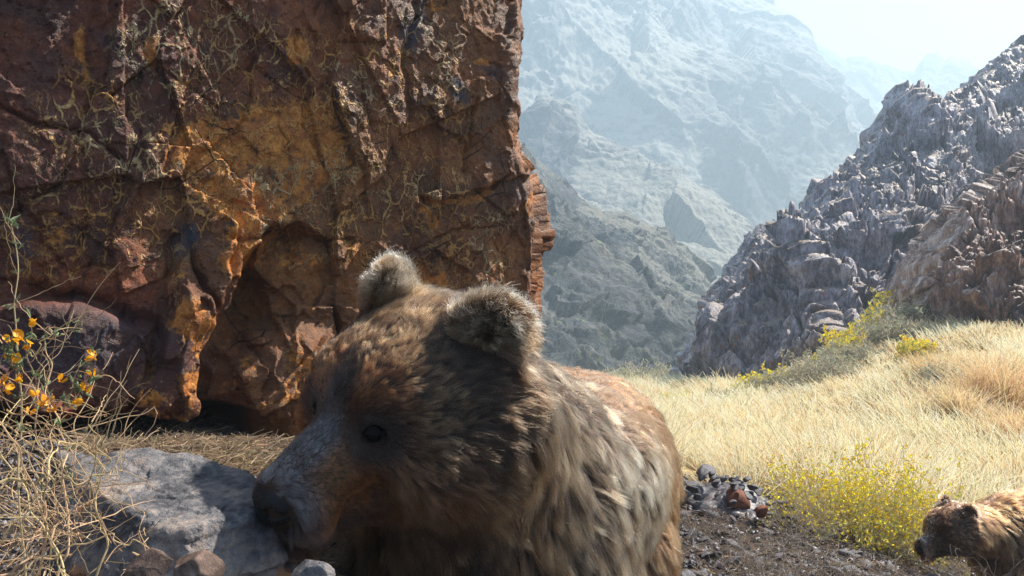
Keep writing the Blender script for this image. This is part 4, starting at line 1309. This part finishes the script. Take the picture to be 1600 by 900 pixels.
def twigs(rng, base, n, L, spread, K=9, droop=.2, wander=.25, sub=3, rad=.002, fork=.5, up=1.0):
    """branching stems: returns points (N,K,3) and radii"""
    P_, R_ = [], []
    t = np.linspace(0, 1, K)
    def grow(b, dirv, LL, r, lvl):
        m = len(b)
        w = np.cumsum(rng.normal(size=(m, K, 3)) * wander / math.sqrt(K), axis=1); w -= w[:, :1]
        pts = b[:, None] + LL[:, None, None] * (dirv[:, None] * t[None, :, None] + w * .55 * t[None, :, None] + np.array([0, 0, -droop]) * (t ** 2)[None, :, None])
        P_.append(pts); R_.append(taper(m, K, r, .35))
        if lvl < sub:
            nk = 3 if lvl == 0 else 2
            for _ in range(nk):
                i = rng.integers(2, K - 1, m)
                bb = pts[np.arange(m), i]; tan = unit(pts[np.arange(m), np.minimum(i + 1, K - 1)] - pts[np.arange(m), i - 1])
                dv = unit(tan + rng.normal(size=(m, 3)) * fork)
                grow(bb, dv, LL * rng.uniform(.3, .65, m), r * .62, lvl + 1)
    dv = unit(rng.normal(size=(n, 3)) * spread + [0, 0, up])
    grow(base, dv, L * rng.uniform(.55, 1.1, n), np.full(n, rad), 0)
    return np.concatenate(P_), np.concatenate(R_)


def shrub(rng, px, py, d, w, h, label, stem, flower=None, leaf=None, nst=70, nfl=500, cat='shrub', name='shrub', rad=.0016, group=None, spread=.6, up=1., frad=.004, z0=None, fbase=.35):
    """px, py: middle of the foot in the photo; w, h metres"""
    c = P3(px, py, d); g = ground_z(c[None, :2])[0] if z0 is None else z0
    r = empty(name, (c[0], c[1], g)); tag(r, label, cat, group)
    off = rng.normal(size=(nst, 2)) * w * .22
    base = np.concatenate([c[:2] + off, np.full((nst, 1), g - .01)], 1)
    P_, R_ = twigs(rng, base, nst, h * np.ones(nst), spread, rad=rad, sub=2, up=up)
    # keep within the width
    P_[:, :, :2] = c[:2] + (P_[:, :, :2] - c[:2]) * np.minimum(1, w * .62 / (np.linalg.norm(P_[:, :, :2] - c[:2], axis=2, keepdims=True) + 1e-6)) ** .7
    n, K = P_.shape[:2]
    cols = jitter(stem, n, rng, .25)[:, None].repeat(K, 1)
    curves_np('branches', P_, R_, MAT_TWIG, r, cols)
    tips = P_[:, 3:].reshape(-1, 3)
    for nm, c0, cnt, ln, rr in (('leaves', leaf, nfl * 2, .020, .0022), ('blossoms', flower, nfl, .010, frad)):
        if c0 is None: continue
        cand = tips[rng.integers(0, len(tips), cnt * 3)]
        if nm == 'blossoms': cand = cand[np.argsort(-(cand[:, 2] + rng.normal(size=len(cand)) * h * fbase))]
        b = cand[:cnt] + rng.normal(size=(cnt, 3)) * .006
        sc = max(1., d / 4.5)
        dv = unit(rng.normal(size=(cnt, 3)) + [0, 0, .7]) * (ln * sc)
        tt = np.linspace(0, 1, 3)[None, :, None]
        pts = b[:, None] + dv[:, None] * tt
        rad_ = np.stack([np.full(cnt, rr * .5), np.full(cnt, rr), np.full(cnt, rr * .5)], 1) * sc
        o = curves_np(nm, pts, rad_, MAT_TWIG, r, jitter(c0, cnt, rng, .2)[:, None].repeat(3, 1)); o['kind'] = 'stuff'
    return r


def build_shrubs():
    rng = np.random.default_rng(23)
    Y = (.95, .68, .02); GR = (.30, .31, .17); ST = (.40, .33, .19)
    shrub(rng, 1350, 845, 4.45, .70, .37, 'wide yellow flowering bush left of the grazing bear', (.42, .36, .20), Y, (.50, .46, .16), 330, 3000, cat='bush', name='flowering_bush', rad=.0010, frad=.0056, fbase=.6)
    shrub(rng, 1255, 850, 4.1, .30, .24, 'low pale twiggy bush at the left end of the wide yellow bush', (.36, .30, .2), Y, None, 90, 160, cat='bush', name='flowering_bush', rad=.001, frad=.0028)
    for (x, y, d, w, h, lab) in [(1392, 505, 17, .7, .62, 'topmost yellow bush in the notch between the two rock ridges'), (1335, 572, 15, .75, .55, 'yellow bush halfway up the grassy slope'),
                                 (1198, 596, 14.5, .75, .46, 'yellow green bush at the foot of the grey ridge, left of the slope'), (1056, 646, 14, .45, .34, 'small yellow bush farthest left, just right of the bear\'s back'),
                                 (1432, 602, 12, .35, .32, 'small yellow bush by the foot of the upright strata'), (1372, 540, 16, .4, .35, 'little yellow bush just under the topmost one'), (1290, 572, 16, .3, .2, 'smallest yellow bush against the grey ridge')]:
        shrub(rng, x, y, d, w, h, lab, ST, Y, (.50, .48, .16), 70, 700, cat='bush', name='flowering_bush', rad=.004, group='yellow bushes on the slope', frad=.0060)
    for (x, y, d, w, h, lab) in [(1290, 635, 12.5, 1.1, .45, 'broad grey brush in the middle of the grassy slope'), (1395, 580, 14, .9, .45, 'grey brush beside the rock buttress'), (1225, 615, 14, .8, .35, 'grey brush below the yellow green bush'),
                                 (1420, 545, 15, .6, .4, 'grey green brush high in the notch'), (1480, 650, 9.5, .5, .3, 'thin grey brush before the strata foot'), (1330, 600, 13.5, .8, .4, 'grey brush under the halfway yellow bush')]:
        shrub(rng, x, y, d, w, h, lab, (.34, .31, .26), None, (.40, .38, .26), 150, 900, cat='brush', name='grey_brush', rad=.0045, group='grey brush on the slope')
    for (x, y, d, w, h, lab) in [(985, 606, 34, 1.6, .7, 'grey scrub on the valley floor just right of the bear\'s back'), (1030, 600, 36, 1.8, .7, 'grey scrub on the far valley floor before the ridge tip'), (1085, 632, 17, .7, .4, 'grey scrub at the very foot of the ridge tip'),
                                 (1130, 640, 13, .8, .3, 'grey brush alone in the pale meadow below the ridge'), (1545, 668, 8, .5, .25, 'grey brown brush in the meadow under the tall tufts')]:
        shrub(rng, x, y, d, w, h, lab, (.32, .29, .22), None, (.42, .38, .24), 120, 600, cat='brush', name='grey_brush', rad=.004 * d / 12, group='grey brush on the slope')
    # dead twigs on the right
    for (x, y, d, w, h, lab) in [(1150, 890, 3.35, .42, .22, 'tangle of dead twigs beside the bear\'s rump'), (1230, 905, 3.2, .4, .20, 'tangle of dead twigs in front of the low pale bush'), (1330, 915, 3.3, .45, .17, 'tangle of dead twigs below the wide yellow bush'),
                                 (1430, 935, 3.3, .40, .20, 'tangle of dead twigs under the grazing bear\'s muzzle'), (1110, 840, 3.9, .3, .16, 'small dead twigs in front of the stone heap'), (1530, 940, 3.5, .4, .2, 'tangle of dead twigs below the grazing bear\'s chest')]:
        shrub(rng, x, y, d, w, h, lab, (.21, .165, .13), None, None, 60, 0, cat='twigs', name='dead_twigs', rad=.0014, group='dead twigs on the stony soil', spread=1.1, up=.6)
    for i in range(16):
        d = rng.uniform(2.9, 4.0); x = rng.uniform(1060, 1500) if i % 2 else rng.uniform(1080, 1330)
        shrub(rng, x, 900, d, rng.uniform(.2, .4), rng.uniform(.06, .14), 'low wisp of dead grey twigs flat on the dark soil', (.25, .21, .18), None, None, 46, 0, cat='twigs', name='dead_twigs', rad=.0012, group='low wisps of dead twigs on the soil', spread=1.8, up=.35)
    for (x, y, d, w, h, lab) in [(1530, 748, 6.0, .62, .10, 'grey fallen branch lying on the meadow above the grazing bear'), (1440, 775, 5.6, .4, .10, 'grey brushwood lying behind the yellow bush')]:
        shrub(rng, x, y, d, w, h * 3, lab, (.24, .20, .20), None, None, 110, 0, cat='branch', name='fallen_branch', rad=.002, spread=2.2, up=.25)
    for (x, y, d, lab) in [(1480, 880, 3.9, 'thin grey green sprig before the grazing bear\'s nose'), (465, 905, 1.12, 'few pale straws between the boulder and the bear\'s chin')]:
        shrub(rng, x, y, d, .12 if d > 2 else .04, .16 if d > 2 else .07, lab, (.36, .36, .28), None, None, 14, 0, cat='sprig', name='dry_sprig', rad=.0009)


# ------------------------------------------------------------------ the flowering shrub close by on the left
def flower_mesh(mat):
    """pea flower: upright banner, two wings, keel, small calyx; about 2 cm"""
    V, Fq = [], []
    def petal(n, m, fn):
        b = len(V)
        for i in range(n):
            for j in range(m): V.append(fn(i / (n - 1), j / (m - 1) * 2 - 1))
        for i in range(n - 1):
            for j in range(m - 1): Fq.append([b + i * m + j, b + i * m + j + 1, b + (i + 1) * m + j + 1, b + (i + 1) * m + j])
    sh = lambda u: math.sin(math.pi * min(1, u * .93 + .04)) ** .6
    petal(6, 5, lambda u, w: (w * .0075 * sh(u), .002 - .004 * u + .0035 * w * w, .002 + .015 * u))
    for q in (-1, 1): petal(5, 3, lambda u, w, q=q: (q * (.0022 + .002 * math.sin(3 * u)), -.001 - .012 * u, .002 + w * .0034 * sh(u) + .004 * u))
    petal(5, 3, lambda u, w: (w * .002 * sh(u), -.001 - .011 * u, -.001 + .004 * u * u + abs(w) * .002))
    petal(3, 5, lambda u, w: (math.sin(w * math.pi) * .002 * (.4 + .6 * u), math.cos(w * math.pi) * .002 * (.4 + .6 * u), -.004 + .005 * u))
    return np.array(V), np.array(Fq)


def build_near_shrub():
    rng = np.random.default_rng(91)
    root = empty('flowering_shrub', (-.72, 1.12, .42))
    tag(root, 'leggy bare twigged shrub with orange yellow pea flowers at the left edge', 'shrub')
    P_, R_ = [], []
    def line(pts, r0, r1=None, K=14, jit=.004):
        w = np.array([P3(*a) for a in pts]); s = np.linspace(0, 1, len(w)); t = np.linspace(0, 1, K)
        # Catmull-like smoothing by dense interpolation and averaging
        q = np.stack([np.interp(t, s, w[:, i]) for i in range(3)], 1)
        for _ in range(2): q[1:-1] = (q[:-2] + 2 * q[1:-1] + q[2:]) / 4
        q[1:-1] += rng.normal(size=(K - 2, 3)) * jit
        P_.append(q[None]); R_.append(np.linspace(r0, r1 or r0 * .4, K)[None])
        return q
    main = []
    for pts, r in [([(40, 930, 1.1), (30, 760, 1.12), (28, 600, 1.14), (22, 480, 1.15), (17, 350, 1.16)], .0017),
                   ([(0, 754, 1.0), (60, 752, 1.02), (120, 750, 1.03), (165, 745, 1.05)], .0022), ([(60, 930, 1.1), (75, 800, 1.1), (60, 700, 1.12), (45, 560, 1.14), (48, 500, 1.15)], .0018),
                   ([(90, 940, 1.12), (110, 800, 1.14), (95, 690, 1.16), (75, 600, 1.17), (70, 530, 1.18)], .0016), ([(60, 640, 1.14), (95, 630, 1.13), (120, 605, 1.12), (148, 558, 1.12)], .0010),
                   ([(80, 650, 1.14), (105, 640, 1.12), (130, 610, 1.12), (152, 590, 1.12)], .0009), ([(40, 560, 1.14), (70, 525, 1.13), (105, 515, 1.13), (128, 511, 1.13)], .0010), ([(30, 600, 1.14), (20, 560, 1.12), (8, 540, 1.11)], .001),
                   ([(150, 930, 1.05), (158, 840, 1.06), (160, 760, 1.07), (165, 700, 1.08), (138, 663, 1.08)], .0016), ([(160, 745, 1.06), (180, 730, 1.06), (188, 735, 1.06), (196, 700, 1.06)], .0011),
                   ([(30, 900, 1.05), (100, 860, 1.04), (180, 840, 1.03), (240, 862, 1.02)], .0014), ([(210, 930, 1.02), (215, 890, 1.02), (232, 840, 1.02)], .0011), ([(0, 900, 1.0), (60, 870, 1.02), (110, 800, 1.06), (170, 760, 1.1)], .0018),
                   ([(0, 660, 1.15), (60, 700, 1.12), (120, 690, 1.1), (165, 712, 1.1)], .0013), ([(10, 640, 1.1), (50, 650, 1.1), (110, 700, 1.1), (150, 770, 1.08)], .0013), ([(0, 850, 1.1), (50, 780, 1.1), (120, 735, 1.1), (180, 738, 1.1)], .0012)]:
        main.append(line(pts, r))
    K = 14
    allm = np.concatenate(main)
    def arcs(n, L0, L1, r0, seeds, zb=0.):
        t = np.linspace(0, 1, K)[None, :, None]
        b = seeds[rng.integers(0, len(seeds), n)] + rng.normal(size=(n, 3)) * .004
        a = rng.uniform(0, 6.28, n); dv = unit(np.stack([np.cos(a) + .15, np.sin(a) * .6, rng.normal(size=n) * .8 + zb], 1))
        cv = rng.normal(size=(n, 3)) * [.5, .3, .5]
        L = rng.uniform(L0, L1, n)[:, None, None]
        w = np.cumsum(rng.normal(size=(n, K, 3)), 1) * .028; w -= w[:, :1]
        q = b[:, None] + L * (dv[:, None] * t + cv[:, None] * t * t * .8 + w * t)
        P_.append(q); R_.append(taper(n, K, rng.uniform(.5, 1, n) * r0, .45)); return q
    # tangle in front and below
    n = 46; px = rng.uniform(-60, 130, n); py = rng.uniform(700, 960, n)
    sd = P3(px, py, rng.uniform(1.0, 1.35, n))
    low = arcs(75, .08, .26, .0016, sd, .3).reshape(-1, 3)
    low = low[(low[:, 0] / low[:, 1] * F + 800 < 175)]
    l2 = arcs(150, .04, .13, .0010, low, .2).reshape(-1, 3)
    arcs(90, .03, .10, .0008, allm, .6)
    arcs(120, .02, .07, .0007, l2, .3)
    P_ = np.concatenate(P_); R_ = np.concatenate(R_)
    k = (P_[:, :, 0] / P_[:, :, 1] * F + 800).max(1) < 262
    P_, R_ = P_[k], R_[k]
    n = len(P_)
    col = jitter((.50, .34, .19), n, rng, .25, .05)
    dk = rng.random(n) < .2; col[dk] *= .5
    curves_np('branches', P_, R_ * .85, MAT_TWIG, root, np.repeat(col[:, None], K, 1))
    # slim green leaves along the flowering tips
    lb = []
    for i in (0, 2, 3, 4, 5, 6, 7): lb.append(main[i][5:])
    lb = np.concatenate(lb); lb = lb[(lb[:, 2] > .75)]
    m = 170; b = lb[rng.integers(0, len(lb), m)] + rng.normal(size=(m, 3)) * .003
    dv = unit(rng.normal(size=(m, 3)) + [.2, 0, .6]) * rng.uniform(.006, .014, m)[:, None]
    pts = b[:, None] + dv[:, None] * np.linspace(0, 1, 4)[None, :, None]
    rr = np.tile([[.0006, .0014, .0012, .0002]], (m, 1))
    o = curves_np('leaves', pts, rr, MAT_TWIG, root, jitter((.15, .19, .09), m, rng)[:, None].repeat(4, 1)); o['kind'] = 'stuff'
    mf = Nodes('flower_petal')
    d1 = mf.n('BsdfPrincipled', {'Base Color': (.88, .40, .010, 1), 'Roughness': .5}); t1 = mf.n('BsdfTranslucent', {'Color': (.95, .48, .012, 1)})
    mx = mf.n('MixShader', {0: .4, 1: d1.outputs[0], 2: t1.outputs[0]}); mf.t.links.new(mx.outputs[0], mf.out.inputs[0])
    v, fq = flower_mesh(None)
    tmp = mesh_np('flower', v, fq, mf.mat); me = tmp.data; bpy.data.objects.remove(tmp)
    for i, (x, y) in enumerate([(55, 500), (27, 528), (15, 533), (47, 540), (10, 558), (11, 602), (30, 595), (58, 617), (70, 630), (47, 648), (84, 642), (93, 595), (114, 630), (131, 609), (143, 587), (148, 560), (8, 610), (34, 530), (66, 634), (20, 566), (3, 596)]):
        o = bpy.data.objects.new('flower', me)
        o.location = P3(x, y, 1.115 + .02 * rng.normal())
        o.rotation_euler = (rng.normal() * .6, rng.normal() * .8, rng.uniform(-1.2, 1.2) + (math.pi if x < 60 else -1.2)); s = rng.uniform(.6, .85); o.scale = (s, s, s)
        link(o, root)


# ------------------------------------------------------------------ the grazing bear at the right edge
def build_small_bear():
    s = .66; M = pose(math.radians(74), math.radians(8), math.radians(3))
    tip = P3(1434, 856, 3.88)
    t = tip - M @ (np.array([0, .265, -.085]) * s)
    B = Body(); head_ops(B, M, t, s)
    W = lambda x, y, z: (M @ (np.array([x, y, z]) * s) + t)
    g = P3(1578, 846, 4.02)
    sh = np.array([g[0] + .06, 4.06, g[2] - .02])
    B.cone(W(0, -.08, -.02), sh, .085, .16, .07)
    B.ell(sh + [.02, 0, .06], (.17, .15, .15), None, .08)
    B.cone(sh, sh + [.62, .25, -.02], .19, .20, .08); B.cone(sh + [.5, .2, 0], sh + [.8, .32, -.05], .21, .2, .08)
    gz = -.56
    for (dx, dy) in ((-.02, -.11), (.02, .10), (.72, .18), (.70, .42)):
        a = sh + [dx, dy, -.10]; k = np.array([a[0] + .02, a[1], (a[2] + gz) / 2]); f_ = np.array([a[0], a[1], gz + .05])
        B.cone(a, k, .11, .07, .05); B.cone(k, f_, .07, .055, .03); B.cone(f_, f_ + [-.10, -.03, 0], .055, .045, .03)
    B.ell(sh + [1.0, .4, .05], (.04, .04, .05), None, .03)
    lo = np.minimum(t - .4, sh - [.5, .5, .9]); hi = sh + [1.25, .85, .45]
    v, fc = B.mesh(lo, hi, .012)
    root = empty('brown_bear', (float(sh[0]) + .3, float(sh[1]) + .1, gz))
    tag(root, 'smaller russet bear grazing head down at the right edge beyond the yellow bush', 'bear', 'brown bears')
    mesh_np('body', v, fc, MAT_HIDE, root)
    face_parts(root, M, t, s, res=.005)
    def fields(p, nrm):
        n = len(p); l = ((p - t) @ M) / s; x, y, z = l.T; ax = np.abs(x)
        dh = np.linalg.norm((l - [0, .02, -.02]) / [1., 1.3, 1.1], axis=1); wh = 1 - smooth(.15, .22, dh)
        muz = smooth(.10, .17, y) * wh
        le = np.stack([ax, y, z], 1) - [.112, -.065, .12]; wear = (1 - smooth(.052, .074, np.linalg.norm(le, axis=1))) * smooth(.085, .105, z)
        n1 = fbm(p * 8, 3, 5)
        ch = unit(l - [0, .3, -.05]) @ M.T
        bc = unit(np.array([.5, .1, -.7]))[None].repeat(n, 0)
        comb = ch * wh[:, None] + bc * (1 - wh)[:, None]
        el = le * np.stack([np.sign(x), np.ones(n), np.ones(n)], 1); comb = comb * (1 - wear)[:, None] + (unit(el) @ M.T) * wear[:, None]
        ln = .055 * (1 - wh) + wh * .028 * (1 - .6 * muz); ln = (ln * (1 + .3 * n1) * (1 - wear) + .03 * wear) * (1 - .35 * wh)
        mid = np.array([.16, .055, .019])[None].repeat(n, 0); tp = np.array([.46, .19, .060])[None].repeat(n, 0); rt = np.array([.03, .014, .008])[None].repeat(n, 0)
        mid = lerp(mid, (.035, .017, .010), wh * .9); tp = lerp(tp, (.10, .05, .025), wh * .8)
        tp = lerp(tp, (.75, .62, .45), wear); hind = smooth(.35, .6, p[:, 0] - sh[0]); tp = lerp(tp, (.44, .25, .11), hind)
        topm = muz * (1 - smooth(.02, .045, ax)) * smooth(-.1, -.05, z); mid = lerp(mid, (.30, .29, .28), topm); tp = lerp(tp, (.5, .48, .46), topm)  # light catching the top of the muzzle, painted as pale fur
        nose = np.linalg.norm(l - [0, .252, -.086], axis=1)
        return dict(len=ln, lift=.5 + .6 * wear, comb=comb, root=rt, mid=mid, tip=tp, tipmix=np.clip(.5 + .8 * n1 + .2 * (1 - wh), 0, 1), dens=np.where(nose < .034, 0., 1.) * (1 + wh) * np.where(p[:, 0] > 2.9, .2, 1.),
                    rad=np.full(n, .0009), mess=.9, grav=.15, clump=.6 * (1 - .6 * wear), lock=.3 * (1 - wear))
    fur('fur', root, B, v, fc, 90000, fields, MAT_HAIR, seed=8)


MAT_TWIG = mat_strand('twig_fibre', trans=.2, spec=.1)


build_ground()
build_cliff()
build_hills()
build_rocks()
build_big_bear()
build_small_bear()
build_grass()
build_shrubs()
build_near_shrub()
build_haze()
